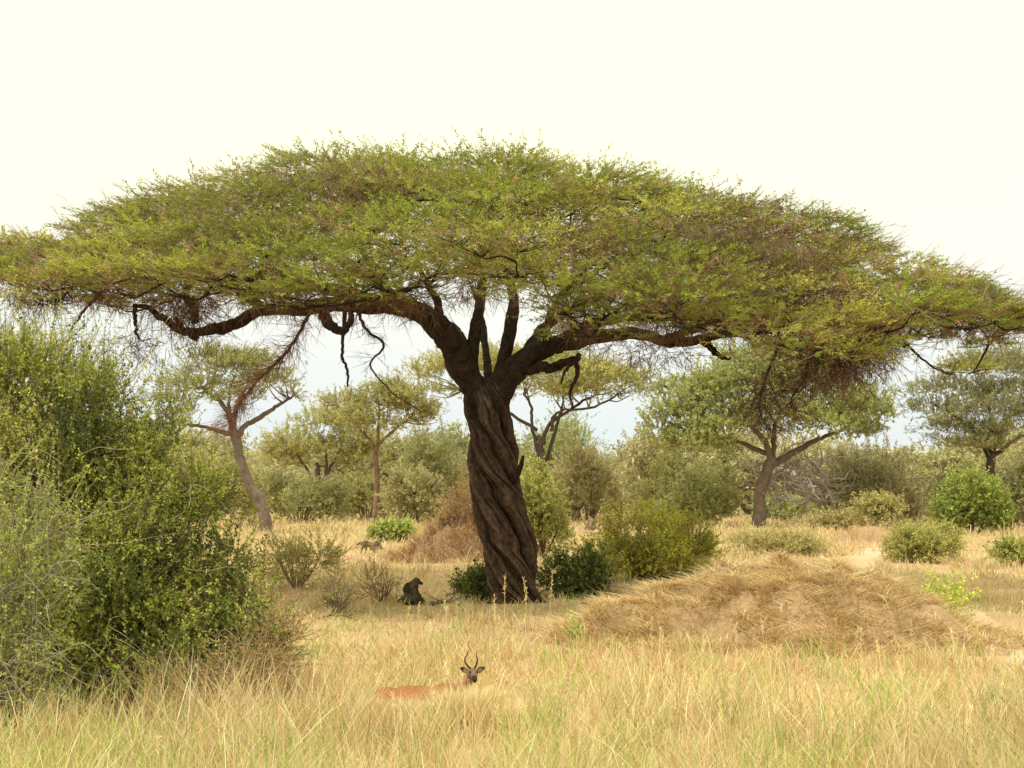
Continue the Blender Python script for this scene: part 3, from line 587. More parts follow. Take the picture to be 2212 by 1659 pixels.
tree('acacia_tree','yellow-green umbrella acacia with forked dark trunk behind the big twisted trunk','tree',(1170,84),
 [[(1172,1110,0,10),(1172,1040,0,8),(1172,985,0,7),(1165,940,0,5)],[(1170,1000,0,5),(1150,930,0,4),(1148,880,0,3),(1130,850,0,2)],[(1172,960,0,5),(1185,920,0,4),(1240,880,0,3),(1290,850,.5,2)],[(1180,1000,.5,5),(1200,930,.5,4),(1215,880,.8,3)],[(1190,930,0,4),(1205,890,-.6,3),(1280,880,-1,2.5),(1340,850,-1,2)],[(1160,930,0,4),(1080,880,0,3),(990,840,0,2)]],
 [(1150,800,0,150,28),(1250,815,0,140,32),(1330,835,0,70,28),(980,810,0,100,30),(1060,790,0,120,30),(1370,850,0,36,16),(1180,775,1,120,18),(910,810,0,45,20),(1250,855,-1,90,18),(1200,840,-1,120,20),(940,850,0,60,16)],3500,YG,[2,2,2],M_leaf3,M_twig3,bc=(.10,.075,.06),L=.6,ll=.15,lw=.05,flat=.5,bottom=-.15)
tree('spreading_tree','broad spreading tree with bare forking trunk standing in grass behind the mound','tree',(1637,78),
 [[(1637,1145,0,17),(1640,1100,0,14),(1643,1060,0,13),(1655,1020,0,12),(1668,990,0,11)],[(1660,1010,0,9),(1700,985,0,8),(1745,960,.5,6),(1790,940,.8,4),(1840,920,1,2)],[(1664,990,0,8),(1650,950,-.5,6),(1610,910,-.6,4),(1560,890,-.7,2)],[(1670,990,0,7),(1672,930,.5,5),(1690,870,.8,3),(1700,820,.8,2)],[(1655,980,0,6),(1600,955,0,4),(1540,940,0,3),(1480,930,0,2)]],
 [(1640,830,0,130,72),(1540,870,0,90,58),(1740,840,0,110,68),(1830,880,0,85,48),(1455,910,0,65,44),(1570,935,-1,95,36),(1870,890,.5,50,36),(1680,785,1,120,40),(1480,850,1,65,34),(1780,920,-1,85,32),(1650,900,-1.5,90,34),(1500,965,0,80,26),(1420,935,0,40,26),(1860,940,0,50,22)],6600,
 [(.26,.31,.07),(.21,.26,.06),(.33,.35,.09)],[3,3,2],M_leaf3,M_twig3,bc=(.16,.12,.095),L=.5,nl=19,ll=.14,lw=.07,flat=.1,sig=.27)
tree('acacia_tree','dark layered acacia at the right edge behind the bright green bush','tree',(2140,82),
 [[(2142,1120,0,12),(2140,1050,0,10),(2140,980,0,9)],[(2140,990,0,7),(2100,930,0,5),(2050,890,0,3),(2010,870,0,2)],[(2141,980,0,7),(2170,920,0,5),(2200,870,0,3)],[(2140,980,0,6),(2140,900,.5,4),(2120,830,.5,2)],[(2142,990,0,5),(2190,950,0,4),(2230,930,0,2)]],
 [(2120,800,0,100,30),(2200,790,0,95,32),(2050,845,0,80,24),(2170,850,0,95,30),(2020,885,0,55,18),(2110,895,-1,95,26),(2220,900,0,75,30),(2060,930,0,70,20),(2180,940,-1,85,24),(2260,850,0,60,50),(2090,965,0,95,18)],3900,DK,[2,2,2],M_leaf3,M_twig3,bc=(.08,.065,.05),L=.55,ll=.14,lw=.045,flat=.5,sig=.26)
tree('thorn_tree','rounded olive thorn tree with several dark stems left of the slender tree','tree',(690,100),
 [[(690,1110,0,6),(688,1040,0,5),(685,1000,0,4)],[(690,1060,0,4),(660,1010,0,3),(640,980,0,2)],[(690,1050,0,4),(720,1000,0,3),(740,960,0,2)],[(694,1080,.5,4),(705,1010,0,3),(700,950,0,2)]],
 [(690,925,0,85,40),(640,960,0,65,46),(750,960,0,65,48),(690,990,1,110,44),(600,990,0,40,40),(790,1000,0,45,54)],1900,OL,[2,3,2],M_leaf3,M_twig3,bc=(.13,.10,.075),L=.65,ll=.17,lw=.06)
# ------------------------------------------------------------------ bushes
def bush(name,label,px,Y,hw,top,nspray,cols,wts,mat,twm,L=.35,nl=16,ll=.07,lw=.04,stems=10,twc=(.15,.11,.08),sub=16,sig=.22,up=.45,flat=0,lumpn=6,catg='bush',tr=.007,group=None,depth=.9,sparse=False,gain=None):
    b=G(px,Y); T=thing(name,label,catg,b,group)
    wd=hw/F*Y; zt=Z(top,Y); h=zt-b[2]
    core=.55 if lumpn>7 else .78
    lm=[(b+np.array([0,0,h*.45]),np.array([wd*core,wd*core*depth,h*(.40 if lumpn>7 else .46)]))]
    for i in range(lumpn):
        a=rng.uniform(0,6.28) if i>2 else [3.1,0.1,-1.6][i]; rr=rng.uniform(.4,.72); s=rng.uniform(.24,.48)
        zc=rng.uniform(.22,.68)
        lm.append((b+np.array([math.cos(a)*wd*rr,math.sin(a)*wd*rr*depth,h*zc]),np.array([wd*s,wd*s,h*min(s*.9,zc*.95)])))
    ml=MB(); mt=MB()
    crown(ml,mt,lm,nspray,L,nl,ll,lw,cols,wts,Ct=np.array(twc),up=up,flat=flat,sub=sub,sig=sig,tr=tr,bottom=-.8,inner=.35 if sparse else .5,gain=gain)
    ms=MB()
    for s in range(stems):
        a=rng.uniform(0,6.28); rr=rng.uniform(.2,.85); e=b+np.array([math.cos(a)*wd*rr,math.sin(a)*wd*rr*depth,h*rng.uniform(.5,.95)*(1-.3*rr)])
        s0=b+np.array([math.cos(a)*wd*.08,math.sin(a)*wd*.08,-.04]); mid=s0*.5+e*.5+np.array([math.cos(a)*wd*.05,0,h*.06])+rng.normal(0,.04*h,3)
        r0=.012+.012*h; P=cat(np.array([[*s0,r0],[*mid,r0*.6],[*e,r0*.2]]),9); tube(ms,P[:,:3],P[:,3],5,np.array(twc)*.9)
    ml.build('foliage',mat,T); ms.build('stems',twm,T,True)
    if catg!='plant': mt.build('twigs',twm,T)
    return T
DG=[(.11,.15,.04),(.16,.20,.05),(.08,.10,.035)]
BG=[(.25,.32,.07),(.32,.37,.09),(.20,.26,.06)]
bush('thorn_bush','large olive thorn bush right of the twisted trunk, left of the earth mound',1412,37,140,1105,2500,[(.36,.37,.065),(.44,.43,.09),(.26,.26,.06)],[3,3,1.6],M_leaf,M_twig,ll=.07,lw=.028,nl=18,stems=44,L=.42,twc=(.24,.16,.10),lumpn=10,up=.3,sub=12,sig=.19)
bush('leafy_bush','small dark green bush hugging the left foot of the twisted trunk',1038,33,56,1232,560,DG,[2,2,2],M_leaf,M_twig,ll=.06,lw=.04,L=.30,stems=16,lumpn=9,sig=.3,sparse=True,up=.3)
bush('leafy_bush','dark green bush hugging the right foot of the twisted trunk',1243,33.5,76,1204,900,DG,[2,2,2],M_leaf,M_twig,ll=.06,lw=.04,L=.32,stems=22,lumpn=10,sig=.3,sparse=True,up=.3)
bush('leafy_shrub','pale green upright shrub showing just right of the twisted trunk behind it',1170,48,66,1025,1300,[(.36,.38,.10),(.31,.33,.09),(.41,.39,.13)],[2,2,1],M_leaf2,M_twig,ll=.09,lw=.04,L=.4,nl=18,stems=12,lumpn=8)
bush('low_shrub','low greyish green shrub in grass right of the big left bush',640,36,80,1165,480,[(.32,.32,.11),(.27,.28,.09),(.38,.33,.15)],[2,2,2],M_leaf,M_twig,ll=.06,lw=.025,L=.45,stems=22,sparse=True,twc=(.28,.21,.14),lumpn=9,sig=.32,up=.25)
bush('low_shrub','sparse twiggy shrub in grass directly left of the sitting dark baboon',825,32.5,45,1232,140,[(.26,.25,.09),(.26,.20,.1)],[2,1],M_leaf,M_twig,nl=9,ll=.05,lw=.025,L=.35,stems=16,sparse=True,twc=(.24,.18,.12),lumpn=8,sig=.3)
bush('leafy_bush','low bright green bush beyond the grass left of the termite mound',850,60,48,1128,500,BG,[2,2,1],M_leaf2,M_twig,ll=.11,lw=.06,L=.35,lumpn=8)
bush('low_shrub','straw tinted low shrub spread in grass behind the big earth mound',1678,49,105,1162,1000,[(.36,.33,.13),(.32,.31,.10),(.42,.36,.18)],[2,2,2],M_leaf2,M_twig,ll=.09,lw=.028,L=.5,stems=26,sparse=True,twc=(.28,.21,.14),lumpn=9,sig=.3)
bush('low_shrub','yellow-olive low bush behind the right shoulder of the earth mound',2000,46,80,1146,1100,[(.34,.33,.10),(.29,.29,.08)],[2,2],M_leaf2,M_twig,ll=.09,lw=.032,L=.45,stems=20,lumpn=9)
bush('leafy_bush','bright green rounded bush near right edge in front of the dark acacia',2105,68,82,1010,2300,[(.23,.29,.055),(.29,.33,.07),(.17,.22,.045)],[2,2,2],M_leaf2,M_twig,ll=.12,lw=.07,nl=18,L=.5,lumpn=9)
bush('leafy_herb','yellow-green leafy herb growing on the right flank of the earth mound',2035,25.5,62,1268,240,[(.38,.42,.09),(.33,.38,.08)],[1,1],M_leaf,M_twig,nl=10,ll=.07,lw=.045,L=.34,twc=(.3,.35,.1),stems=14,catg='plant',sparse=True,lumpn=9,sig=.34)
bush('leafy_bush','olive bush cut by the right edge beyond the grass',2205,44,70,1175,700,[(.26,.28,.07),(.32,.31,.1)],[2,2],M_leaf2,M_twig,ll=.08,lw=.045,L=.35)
bush('leafy_herb','small bluish green herb in the bottom right foreground grass',2160,14.2,42,1500,70,[(.13,.22,.10),(.16,.26,.11)],[1,1],M_leaf,M_twig,nl=8,ll=.09,lw=.012,L=.22,twc=(.2,.3,.1),stems=8,catg='plant',lumpn=5,sparse=True)
bush('leafy_herb','small green weed in pale trampled grass left of the earth mound',1245,22.5,20,1345,40,[(.30,.36,.10),(.26,.32,.09)],[1,1],M_leaf,M_twig,nl=9,ll=.05,lw=.03,L=.18,twc=(.25,.3,.1),stems=6,catg='plant',lumpn=4,sparse=True)
bush('low_shrub','low grey twiggy scrub in the open grass left of the sitting baboon, nearer',730,30.0,55,1250,160,[(.30,.30,.11),(.30,.25,.13)],[1,1],M_leaf,M_twig,nl=7,ll=.05,lw=.02,L=.42,twc=(.28,.21,.15),stems=24,lumpn=8,sparse=True,sig=.34,up=.2)
bush('low_shrub','thin brown scrub with few leaves right of the trunk foot bushes',1335,30.5,40,1262,110,[(.30,.30,.11),(.30,.25,.13)],[1,1],M_leaf,M_twig,nl=7,ll=.05,lw=.02,L=.38,twc=(.28,.20,.14),stems=16,lumpn=7,sparse=True,sig=.34,up=.2)
bg=[('thorn_bush','grey-green dome bush immediately left behind the twisted trunk',928,104,95,915,1900,GG,[2,2,1]),
('thorn_bush','pale olive fuzzy bush right of the slender bare trunk',902,84,66,1012,1300,[(.38,.35,.15),(.34,.32,.13)],[1,1]),
('thorn_bush','brownish olive bush right of the twisted trunk below the yellow-green acacia',1275,92,88,975,1700,BR,[2,2,2]),
('leafy_bush','vivid green rounded tree-like bush behind the forked acacia',1225,104,110,900,2100,BG,[2,2,2]),
('thorn_bush','olive dome bush between the forked acacia and the spreading tree',1495,84,112,985,2200,[(.27,.29,.075),(.22,.24,.065),(.32,.32,.09)],[2,2,2]),
('thorn_bush','large greyish olive thicket bush right of the spreading tree trunk',1900,83,140,945,2700,[(.31,.28,.14),(.27,.25,.12),(.33,.29,.15)],[2,2,2]),
('thorn_bush','small olive bush at the foot of the large grey thicket',1905,69,58,1078,800,[(.31,.30,.10),(.35,.31,.13)],[2,2]),
('leafy_bush','low bright green growth behind the spreading tree trunk',1695,96,75,1066,800,[(.32,.36,.13),(.29,.33,.11)],[1,1]),
('thorn_bush','olive bush directly behind the leaning acacia trunk',448,80,110,975,1800,OL,[2,2,2]),
('thorn_bush','dark olive bush at right edge under the dark acacia',2190,76,55,985,1000,DK,[2,2,2]),
('thorn_bush','grey-green spreading bush at the foot of the rounded thorn tree',650,90,100,1020,1500,GG,[2,2,1]),
('thorn_bush','low olive bush filling the gap right of the slender trunk foot',790,98,70,1010,1000,OL,[2,2,1]),
('thorn_bush','hazy pale bush left of the spreading tree, low among grass',1390,118,85,965,1000,[(.35,.34,.15),(.31,.31,.13)],[2,2]),
('thorn_bush','brown twiggy low bush at the lower left of the grey thicket',1800,72,42,1120,420,BR,[2,2,2])]
for nm,lb,px,Y,hw,tp,ns,c,wt in bg:
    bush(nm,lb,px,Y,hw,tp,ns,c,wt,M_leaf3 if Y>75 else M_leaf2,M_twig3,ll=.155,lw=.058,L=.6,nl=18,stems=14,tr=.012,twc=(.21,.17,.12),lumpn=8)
def far_proto(cols):
    T=thing('far_bush','one of the hazy grey-olive bushes massed along the far treeline','bush',(0,0,0),'hazy bushes along the far treeline')
    lm=[(np.array([0,0,2.0]),np.array([2.9,2.6,1.9]))]
    for i in range(6):
        a=rng.uniform(0,6.28); lm.append((np.array([math.cos(a)*1.9,math.sin(a)*1.7,rng.uniform(1.2,3.0)]),np.array([1.4,1.4,1.1])))
    ml=MB(); mt=MB(); crown(ml,mt,lm,1000,.7,16,.23,.10,cols,[1]*len(cols),Ct=np.array((.19,.15,.11)),up=.4,sub=14,tr=.015,bottom=-.8)
    ms=MB()
    for s in range(8):
        a=rng.uniform(0,6.28); e=np.array([math.cos(a)*1.8,math.sin(a)*1.8,3]); P=cat(np.array([[0,0,-.2,.08],[*(e*.5+rng.normal(0,.2,3)),.05],[*e,.02]]),7); tube(ms,P[:,:3],P[:,3],5,(.15,.11,.08))
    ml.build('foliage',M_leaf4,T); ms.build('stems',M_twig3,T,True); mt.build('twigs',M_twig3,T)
    return T
protos=[far_proto(OL),far_proto(GG),far_proto(BR)]
used=set(); fx=np.linspace(-70,2300,40)
for i,px in enumerate(fx):
    Y=rng.uniform(112,165); p=protos[i%3]
    if i%3 in used:
        o=p.copy(); COL.objects.link(o)
        for ch in p.children:
            c=ch.copy(); COL.objects.link(c); c.parent=o
    else: o=p; used.add(i%3)
    b=G(px+rng.uniform(-25,25),Y); o.location=tuple(float(v) for v in b-np.array([0,0,.2])); o.rotation_euler=(0,0,rng.uniform(0,6.28))
    s=rng.uniform(.8,2.0); o.scale=(s*1.15,s*1.15,s*rng.uniform(.8,1.25))
ml=MB(); n=26000; x=rng.uniform(-130,170,n); y=rng.uniform(185,330,n)
hmax=5.5+3.0*pn(x,y,40,5)+2.0*pn(x,y,14,6); P=np.stack([x,y,1.1+np.abs(hmax)*rng.uniform(0,1,n)**.7],-1)
k=np.repeat(np.arange(n),4); q=P[k]+rv(n*4,.6)
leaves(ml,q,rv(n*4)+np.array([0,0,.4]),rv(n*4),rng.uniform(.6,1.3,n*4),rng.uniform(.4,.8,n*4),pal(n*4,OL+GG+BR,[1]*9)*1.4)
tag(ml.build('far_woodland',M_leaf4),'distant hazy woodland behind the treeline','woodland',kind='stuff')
# ------------------------------------------------------------------ big left bushes
def lumpbush(name,label,base,lumps,nspray,cols,wts,L,nl,ll,lw,twc,stems,stemr=.03,sub=14,sig=.26,pale=0,tr=.005,up=.4,gain=None,wands=0):
    px,Y=base; b=G(px,Y); T=thing(name,label,'bush',b)
    lm=[(W(a,c,y),np.array([r,r*.95,r*.95])/F*y) for a,c,y,r in lumps]
    ml=MB(); mt=MB(); crown(ml,mt,lm,nspray,L,nl,ll,lw,cols,wts,Ct=np.array(twc),up=up,sub=sub,sig=sig,tr=tr,bottom=-.9,inner=.3,ext=1.15,gain=gain)
    if wands: crown(ml,mt,lm,wands,L*2.3,int(nl*1.9),ll,lw,cols,wts,Ct=np.array(twc),up=up*1.2,sub=sub,sig=sig*.8,tr=tr*1.3,bottom=-.5,inner=.55,ext=1.1,gain=gain)
    ms=MB()
    for s in range(stems):
        c,r=lm[rng.integers(0,len(lm))]; e=c+nrm(rv(1))[0]*r*rng.uniform(.2,.9); s0=b+np.array([rng.normal(0,.25),rng.normal(0,.2),-.04]); s0[2]=float(g(s0[0],s0[1]))-.03
        d_=np.linalg.norm(e-s0); m1=s0*.65+e*.35+np.array([0,0,.12*d_])+rng.normal(0,.07*d_,3); m2=s0*.3+e*.7+np.array([0,0,.08*d_])+rng.normal(0,.05*d_,3)
        P=cat(np.array([[*s0,stemr],[*m1,stemr*.6],[*m2,stemr*.35],[*e,stemr*.12]]),14); P[1:-1,:3]+=rng.normal(0,.012,(12,3)); tube(ms,P[:,:3],P[:,3],6,np.array(twc)*rng.uniform(.5,1))
    for s in range(pale):
        c,r=lm[rng.integers(0,len(lm))]; u=nrm(rv(1))[0]; u[1]=-abs(u[1]); p=c+u*r*.8; dd=nrm(np.array([[rng.normal(0,1),rng.normal(-.3,.4),rng.normal(.1,.6)]]))[0]
        le=rng.uniform(.3,.9); P=np.array([p,p+dd*le*.35+rng.normal(0,.04,3),p+dd*le*.7+rng.normal(0,.06,3),p+dd*le+np.array([0,0,-.12])]); P=cat(P,10)
        tube(ms,P,np.linspace(.006,.0015,10),4,np.array([.46,.42,.31])*rng.uniform(.6,1.05))
    ml.build('foliage',M_leaf,T); ms.build('stems',M_twig,T,True); mt.build('twigs',M_twig,T)
lumpbush('leafy_bush','big dense green bush in the left foreground, sloping down towards the open grass',(230,16.8),
 [(60,850,17.8,105),(-60,940,17.4,150),(175,925,17.4,100),(275,985,17.3,85),(120,1060,17,165),(320,1110,17,100),(390,1215,16.8,90),(250,1250,16.5,165),(460,1310,16.8,80),(60,1300,16.5,165),(370,1390,16.3,115),(530,1345,16.8,60),(200,1430,16,140),(480,1410,16.4,85),(345,950,17.6,45),(430,1080,17.3,48),(565,1400,16.4,55),(0,1430,16,150),(420,1470,15.8,80),(300,1500,15.6,80),(100,1520,15.4,90),(240,860,17.8,45),(500,1210,17.0,40)],
 9200,[(.17,.215,.038),(.245,.28,.055),(.08,.105,.026),(.33,.33,.09)],[3,3,2.2,1.6],.36,19,.044,.026,(.20,.14,.10),120,.03,pale=130,sub=17,sig=.19,wands=360)
lumpbush('thorny_shrub','grey-green thorny shrub with bleached twigs at the left edge, nearest the camera',(-20,13.6),
 [(10,1210,13.6,100),(-60,1090,13.8,115),(50,1120,13.9,65),(80,1270,13.5,75),(20,1360,13.4,100),(-60,1400,13.4,110),(110,1170,13.9,40),(0,1470,13.2,80)],
 1000,[(.25,.30,.07),(.20,.245,.055),(.34,.35,.12)],[3,3,1.5],.32,15,.034,.021,(.34,.29,.21),50,.016,pale=150,sub=14,sig=.28,tr=.0045,wands=60)
lumpbush('feathery_shrub','light green wispy shrub rising above the dense bush at the top left',(40,18.9),
 [(90,800,18.8,70),(10,790,18.9,75),(165,825,18.8,55),(-50,830,18.9,80),(225,860,18.7,45)],620,[(.30,.33,.09),(.26,.29,.08)],[1,1],.40,14,.042,.02,(.33,.28,.19),34,.022,pale=40,sub=16,sig=.34,wands=40)
lumpbush('dry_shrub','brown dried low shrub at the right foot of the dense left bush',(570,16.0),
 [(580,1440,15.9,55),(520,1480,15.5,60),(420,1510,15.2,55),(610,1380,16.2,40),(340,1520,15.0,50)],620,[(.38,.27,.13),(.32,.26,.10),(.28,.26,.09)],[3,2,1.5],.36,8,.04,.013,(.36,.25,.16),60,.008,sub=18,sig=.34,up=.2)
# ------------------------------------------------------------------ log, dead tree
def dead_wood():
    b=G(1240,66); T=thing('fallen_log','pale fallen log lying in grass behind the olive thorn bush','log',b); mb=MB()
    P=cat(np.array([[*W(1195,1160,66),.13],[*W(1225,1153,66),.13],[*W(1260,1156,66),.12],[*W(1300,1150,66),.09]]),16); P[:,2]=np.maximum(P[:,2],g(P[:,0],P[:,1])+.12); tube(mb,P[:,:3],P[:,3],10,(.42,.33,.24),.06,1); mb.build('log_trunk',M_bark3,T,True)
    mb=MB(); P=cat(np.array([[*W(1275,1152,66),.06],[*W(1262,1125,66),.05],[*W(1255,1105,66),.03],[*W(1262,1095,66),.015]]),10); tube(mb,P[:,:3],P[:,3],7,(.38,.3,.22),.05); mb.build('branch',M_bark3,T,True)
    b=G(1735,90); T=thing('dead_tree','tangled bleached grey dead tree fallen behind the spreading tree','dead tree',b)
    mb=MB(); P=cat(np.array([[*W(1800,1095,90),.3],[*W(1760,1060,90),.25],[*W(1720,1030,90),.18],[*W(1680,1010,90),.1]]),14); tube(mb,P[:,:3],P[:,3],8,(.40,.35,.33),.06); mb.build('trunk',M_bark3,T,True)
    mb=MB()
    for s in range(90):
        p=W(rng.uniform(1660,1800),rng.uniform(1000,1085),80+rng.uniform(-2,2)); d_=nrm(rv(1))[0]; d_[2]=abs(d_[2])*.7; pts=[p]
        for k in range(5): d_=nrm((d_+rng.normal(0,.4,3))[None])[0]; pts.append(pts[-1]+d_*rng.uniform(.35,.7))
        P=cat(np.array(pts),14); tube(mb,P,np.linspace(.06,.015,14),5,np.array([.46,.40,.38])*rng.uniform(.7,1.1))
    mb.build('branches',M_bark3,T)
    for lb,px0,px1,Y,r in (('dark fallen branch lying on bare soil between the sitting baboon and the trunk',930,992,31.4,.05),('thin grey fallen branch in the grass right of the twisted trunk',1255,1335,31.2,.035),('crooked dead branch lying in grass left of the forked low scrub',690,770,28.0,.02)):
        a_=G(px0,Y); e_=G(px1,Y-.4); T=thing('fallen_branch',lb,'branch',a_); mb=MB()
        m=(a_+e_)/2+np.array([0,.1,.08]); P=cat(np.array([[*(a_+[0,0,r]),r],[*(m+[0,0,r]),r*.8],[*(e_+[0,0,r]),r*.4]]),14); P[:,:3]+=rng.normal(0,.012,(14,3)); tube(mb,P[:,:3],P[:,3],8,(.13,.10,.075),.08,2); mb.build('stem',M_bark3,T,True)
        mb=MB()
        for s in range(5):
            q=P[rng.integers(4,13),:3]; d_=np.array([rng.normal(.2,.5),rng.normal(0,.4),rng.uniform(.2,.7)]); d_/=np.linalg.norm(d_); Q=cat(np.array([q,q+d_*.2+rng.normal(0,.03,3),q+d_*.4+rng.normal(0,.05,3)]),8); tube(mb,Q,np.linspace(r*.4,.004,8),5,(.14,.11,.08))
        mb.build('twigs',M_bark3,T)
dead_wood()
# ------------------------------------------------------------------ animals
def caps(mb,p0,r0,p1,r1):
    p0=np.array(p0,float);p1=np.array(p1,float); D=p1-p0; L=np.linalg.norm(D); D=D/(L+1e-9)
    ts=[];rs=[]
    for a in (-85,-55,-25): ts.append(r0*math.sin(math.radians(a))); rs.append(r0*math.cos(math.radians(a)))
    for f in np.linspace(0,1,7): ts.append(f*L); rs.append(r0+(r1-r0)*f)
    for a in (25,55,85): ts.append(L+r1*math.sin(math.radians(a))); rs.append(r1*math.cos(math.radians(a)))
    P=p0+D*np.array(ts)[:,None]
    a=np.array([0,0,1.]) if abs(D[2])<.9 else np.array([1.,0,0]); A=np.cross(D,a);A/=np.linalg.norm(A);B=np.cross(D,A)
    S=14; th=np.arange(S)*2*math.pi/S; n=len(P)
    V=P[:,None]+np.array(rs)[:,None,None]*(np.cos(th)[None,:,None]*A+np.sin(th)[None,:,None]*B)
    ix=np.arange(n*S).reshape(n,S); Q=np.stack([ix[:-1],np.roll(ix,-1,1)[:-1],np.roll(ix,-1,1)[1:],ix[1:]],-1).reshape(-1,4)
    V=np.vstack([V.reshape(-1,3),P[0],P[-1]]); T=[]
    for j in range(S): T.append([n*S,(j+1)%S,j]); T.append([n*S+1,(n-1)*S+j,(n-1)*S+(j+1)%S])
    mb.add(V,Q,T)
def ell(mb,c,r):
    c=np.array(c,float); n=14;S=20; a=np.linspace(-math.pi/2+.05,math.pi/2-.05,n); th=np.arange(S)*2*math.pi/S
    V=np.stack([np.cos(a)[:,None]*np.cos(th),np.cos(a)[:,None]*np.sin(th),np.sin(a)[:,None]*np.ones(S)],-1)*np.array(r)+c
    ix=np.arange(n*S).reshape(n,S); Q=np.stack([ix[:-1],np.roll(ix,-1,1)[:-1],np.roll(ix,-1,1)[1:],ix[1:]],-1).reshape(-1,4)
    V=np.vstack([V.reshape(-1,3),c-np.array([0,0,r[2]]),c+np.array([0,0,r[2]])]); T=[]
    for j in range(S): T.append([n*S,(j+1)%S,j]); T.append([n*S+1,(n-1)*S+j,(n-1)*S+(j+1)%S])
    mb.add(V,Q,T)
def body(mb,name,parent,voxel,colf,smooth=4):
    V=np.concatenate(mb.V); me=bpy.data.meshes.new('tmp'); fl=[f.tolist() for f in np.concatenate(mb.Q)]+[f.tolist() for f in np.concatenate(mb.T)]
    me.from_pydata(V.tolist(),[],fl); ob=bpy.data.objects.new('tmp',me); COL.objects.link(ob)
    m=ob.modifiers.new('r','REMESH'); m.mode='VOXEL'; m.voxel_size=voxel; s=ob.modifiers.new('s','SMOOTH'); s.iterations=smooth; s.factor=.5
    dg=bpy.context.evaluated_depsgraph_get(); dg.update(); m2=bpy.data.meshes.new_from_object(ob.evaluated_get(dg)); bpy.data.objects.remove(ob)
    n=len(m2.vertices); c=np.zeros(n*3,np.float32); m2.vertices.foreach_get('co',c); c=c.reshape(-1,3)
    C=colf(c); at=m2.color_attributes.new('col','FLOAT_COLOR','POINT'); at.data.foreach_set('color',np.concatenate([C,np.ones((n,1))],1).astype(np.float32).ravel())
    m2.polygons.foreach_set('use_smooth',np.ones(len(m2.polygons),bool)); m2.materials.clear(); m2.materials.append(M_fur)
    m2.name=name; o=bpy.data.objects.new(name,m2); COL.objects.link(o); o.parent=parent; return o
def lpart(mb,name,mat,parent,smooth=True):
    loc=parent.location.copy(); parent.location=(0,0,0); o=mb.build(name,mat,parent,smooth); parent.location=loc; return o
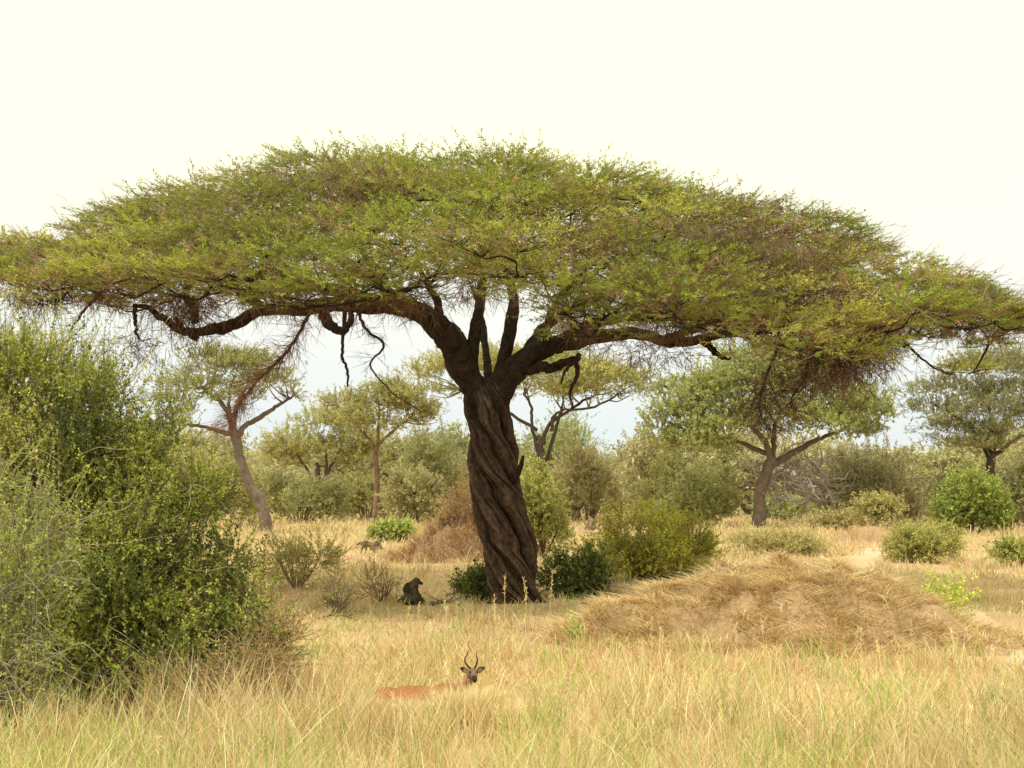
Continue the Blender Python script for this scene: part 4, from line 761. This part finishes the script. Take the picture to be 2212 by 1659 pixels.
def impala():
    b=G(812,15.0); b[2]-=.01; T=thing('impala','reddish brown impala with dark lyre shaped horns lying in the foreground grass','antelope',b)
    mb=MB()
    ell(mb,(.42,0,.21),(.42,.17,.165)); ell(mb,(.12,0,.19),(.17,.16,.175)); ell(mb,(.74,0,.23),(.19,.145,.175))
    caps(mb,(.80,0,.28),.10,(.93,-.0,.38),.07); caps(mb,(.93,0,.38),.07,(1.01,-.03,.49),.048)
    ell(mb,(1.025,-.045,.515),(.055,.06,.050)); caps(mb,(1.03,-.075,.512),.042,(1.05,-.18,.455),.025); caps(mb,(1.03,-.075,.492),.036,(1.048,-.17,.442),.021)
    for s in (-1,1):
        caps(mb,(.78,.10*s,.17),.07,(.95,.14*s,.075),.035); caps(mb,(.95,.14*s,.075),.034,(.74,.17*s,.035),.022); caps(mb,(.74,.17*s,.035),.022,(.66,.175*s,.028),.018)
        caps(mb,(.12,.10*s,.17),.11,(.40,.18*s,.12),.055); caps(mb,(.40,.18*s,.12),.05,(.10,.22*s,.05),.026); caps(mb,(.10,.22*s,.05),.024,(.36,.23*s,.032),.02)
    caps(mb,(-.04,0,.22),.022,(-.10,0,.10),.012)
    def cf(c):
        C=np.tile(np.array([.42,.195,.09]),(len(c),1)); t=np.clip((c[:,2]-.16)/.1,0,1)[:,None]
        C=C*t+np.array([.48,.33,.20])*(1-t); d=np.clip((c[:,2]-.30)/.06,0,1)[:,None]*(c[:,0]<.8)[:,None]; C=C*(1-d*.25)
        C=np.where((c[:,2]<.07)[:,None],np.array([.5,.40,.28]),C)
        nk=np.clip((c[:,0]-.80)/.1,0,1)[:,None]; C=C*(1-nk*.3)+np.array([.44,.32,.20])*nk*.3
        C=np.where(((c[:,0]>.96)&(c[:,2]>.45))[:,None],np.array([.20,.13,.09]),C)
        C=np.where((c[:,1]<-.155)[:,None]&(c[:,0]>.95)[:,None],np.array([.04,.03,.028]),C)
        C=np.where(((c[:,0]<-.02)&(c[:,2]<.25)&(np.abs(c[:,1])<.05))[:,None],np.array([.65,.6,.5]),C)
        return C
    body(mb,'body',T,.011,cf,5)
    for s in (-1,1):
        ax=np.array([.97,.2,0]); o=np.array([1.02,-.04,.555])
        pts=[o+ax*.018*s,o+ax*.052*s+np.array([-.01,0,.045]),o+ax*.068*s+np.array([-.015,.01,.10]),o+ax*.048*s+np.array([-.01,.01,.15]),o+ax*.05*s+np.array([.005,0,.195])]
        P=cat(np.array(pts),40); r=np.linspace(.011,.003,40)*(1+.12*np.sin(np.arange(40)*1.9)*np.linspace(1,0,40)); m_=MB(); tube(m_,P,r,10,(.035,.028,.022)); lpart(m_,'horn',M_horn,T)
        m_=MB(); e0=np.array([1.02,-.035,.53])+ax*.045*s; dr=nrm((ax*s+np.array([0,.05,.35]))[None])[0]
        k=np.linspace(0,1,10); wdt=.03*np.sin(np.clip(k*1.0+.12,0,1)*math.pi)**.7; pp=e0+dr*k[:,None]*.11; uu=np.array([0,0,1.])
        V=[];C=[]
        for i in range(10):
            for q in (-1,-.5,0,.5,1): V.append(pp[i]+uu*wdt[i]*q+np.array([.3,.6,0])*(-(1-q*q))*-.012); C.append((.07,.05,.04) if k[i]>.55 or abs(q)==1 else (.30,.21,.15))
        ix=np.arange(50).reshape(10,5); Q=np.stack([ix[:-1,:-1],ix[:-1,1:],ix[1:,1:],ix[1:,:-1]],-1).reshape(-1,4)
        m_.add(V,Q,None,np.array(C)); lpart(m_,'ear',M_fur,T)
        m_=MB(); ell(m_,np.array([1.035,-.09,.525])+ax*.037*s,(.011,.011,.011)); m_.C=[np.tile([.01,.008,.006],(m_.n,1))]; lpart(m_,'eye',M_horn,T)
impala()
def hand(mb,p,d,s=1):
    p=np.array(p,float); d=np.array(d,float); caps(mb,p,.02*s,p+d*.03*s,.018*s)
    sd=nrm(np.cross(d,[0,0,1.])[None])[0]
    for q,l in ((-1.2,.035),(-.4,.045),(.4,.043),(1.2,.034)): a=p+d*.035*s+sd*.012*q*s; caps(mb,a,.0085*s,a+(d*l+np.array([0,0,-.012]))*s,.007*s)
    caps(mb,p+sd*.018*s,.008*s,p+sd*.035*s+d*.025*s,.007*s)
def baboon(label,loc,pose,yaw,scale,col,face=(.04,.03,.028)):
    b=np.array(loc,float); T=thing('baboon',label,'baboon',b); mb=MB()
    if pose=='sit':
        ell(mb,(-.02,0,.12),(.15,.14,.13)); caps(mb,(-.01,0,.14),.14,(.03,0,.30),.13); caps(mb,(.03,0,.30),.13,(.07,0,.40),.11)
        caps(mb,(.07,0,.40),.09,(.12,0,.475),.06); ell(mb,(.125,0,.49),(.075,.066,.068)); caps(mb,(.16,0,.475),.043,(.24,0,.435),.030); ell(mb,(.175,0,.51),(.03,.055,.018))
        for s in (-1,1):
            caps(mb,(.07,.11*s,.36),.058,(.13,.145*s,.21),.042); caps(mb,(.13,.145*s,.21),.04,(.24,.11*s,.10),.025); hand(mb,(.25,.11*s,.085),(.75,0,-.6))
            caps(mb,(.0,.09*s,.10),.08,(.16,.15*s,.17),.055); caps(mb,(.16,.15*s,.17),.05,(.13,.16*s,.04),.028); caps(mb,(.12,.16*s,.03),.024,(.23,.165*s,.022),.018)
            ell(mb,(.11,.068*s,.495),(.018,.012,.022))
        tp=[(-.12,0,.10),(-.2,0,.12),(-.27,.02,.07),(-.32,.04,.03),(-.36,.06,.02)]
    else:
        ell(mb,(0,0,.40),(.24,.11,.12)); ell(mb,(.18,0,.41),(.14,.125,.15)); ell(mb,(-.2,0,.40),(.12,.11,.12))
        caps(mb,(.27,0,.44),.09,(.37,0,.45),.06); ell(mb,(.39,0,.46),(.075,.065,.068)); caps(mb,(.43,0,.44),.044,(.51,0,.39),.03)
        for s in (-1,1):
            o=.06*s
            caps(mb,(.22,.09*s,.37),.06,(.20+o,.10*s,.22),.04); caps(mb,(.20+o,.10*s,.22),.038,(.24+o,.10*s,.04),.024); hand(mb,(.24+o,.10*s,.03),(1,0,-.1))
            caps(mb,(-.2,.08*s,.36),.08,(-.12-o,.10*s,.22),.048); caps(mb,(-.12-o,.10*s,.22),.04,(-.23-o,.10*s,.10),.026); caps(mb,(-.23-o,.10*s,.10),.024,(-.20-o,.10*s,.025),.02); caps(mb,(-.20-o,.10*s,.022),.02,(-.10-o,.10*s,.018),.016)
            ell(mb,(.375,.065*s,.465),(.018,.012,.022))
        tp=[(-.3,0,.45),(-.38,0,.53),(-.46,0,.50),(-.52,0,.38),(-.54,0,.25)]
    for i in range(4): caps(mb,tp[i],.022-.003*i,tp[i+1],.019-.003*i)
    hx=(.19 if pose=='sit' else .455)
    def cf(c):
        C=np.tile(np.array(col),(len(c),1))*(1+.25*pn(c[:,0]*1.,c[:,2],.1,4))[:,None]
        m=(c[:,0]>hx)&(np.abs(c[:,1])<.06)&(c[:,2]>.33); return np.where(m[:,None],np.array(face),C)
    body(mb,'body',T,.0095,cf,3)
    T.rotation_euler=(0,0,yaw); T.scale=(scale,)*3
    mf=MB(); n=2600
    if pose=='sit': c=np.array([.02,0,.31]); r=np.array([.135,.14,.16])
    else: c=np.array([.16,0,.43]); r=np.array([.18,.13,.14])
    u=nrm(rv(n)); u[:,2]=np.abs(u[:,2])*rng.choice([1,1,-.4],n); k=~((u[:,0]>.6)); u=u[k]; P=c+u*r*.94; D=nrm(u*.5+np.array([-.3,0,-.5]))
    leaves(mf,P,D,rv(len(u)),.055,.008,np.array(col)*rng.uniform(.8,1.7,(len(u),1)))
    loc=T.location.copy(); T.location=(0,0,0); mf.build('fur_mane',M_twig,T); T.location=loc
b=G(886,32); baboon('dark brown baboon sitting in profile in the tree shade left of the trunk',b,'sit',-.1,1.10,(.09,.070,.046))
b=G(797,50); baboon('grey-brown baboon foraging on all fours beyond the sitting dark baboon',b,'walk',math.pi-.2,.85,(.24,.19,.13))
b=G(814,51.5); baboon('small baboon right behind the foraging baboon, partly hidden in grass',b,'sit',.6,.78,(.26,.21,.15))
b=G(1279,65.5); b[2]+=.25; baboon('olive baboon perched on the pale fallen log',b,'sit',math.pi+.4,1.2,(.27,.21,.13))
b=G(1322,66.5); baboon('light brown baboon standing right of the fallen log behind the thorn bush',b,'walk',math.pi-.5,1.25,(.30,.22,.14))
bush('dry_shrub','reddish brown dry twiggy shrub on top of the termite mound',1003,47.5,52,1062,1000,[(.34,.20,.11),(.27,.17,.09),(.32,.27,.10)],[2.5,2,2],M_leaf,M_twig,nl=8,ll=.09,lw=.02,L=.5,stems=50,twc=(.34,.22,.14),sparse=True,lumpn=9,sig=.32)
print('DONE', sum(len(o.data.polygons) for o in bpy.data.objects if o.type=='MESH'))
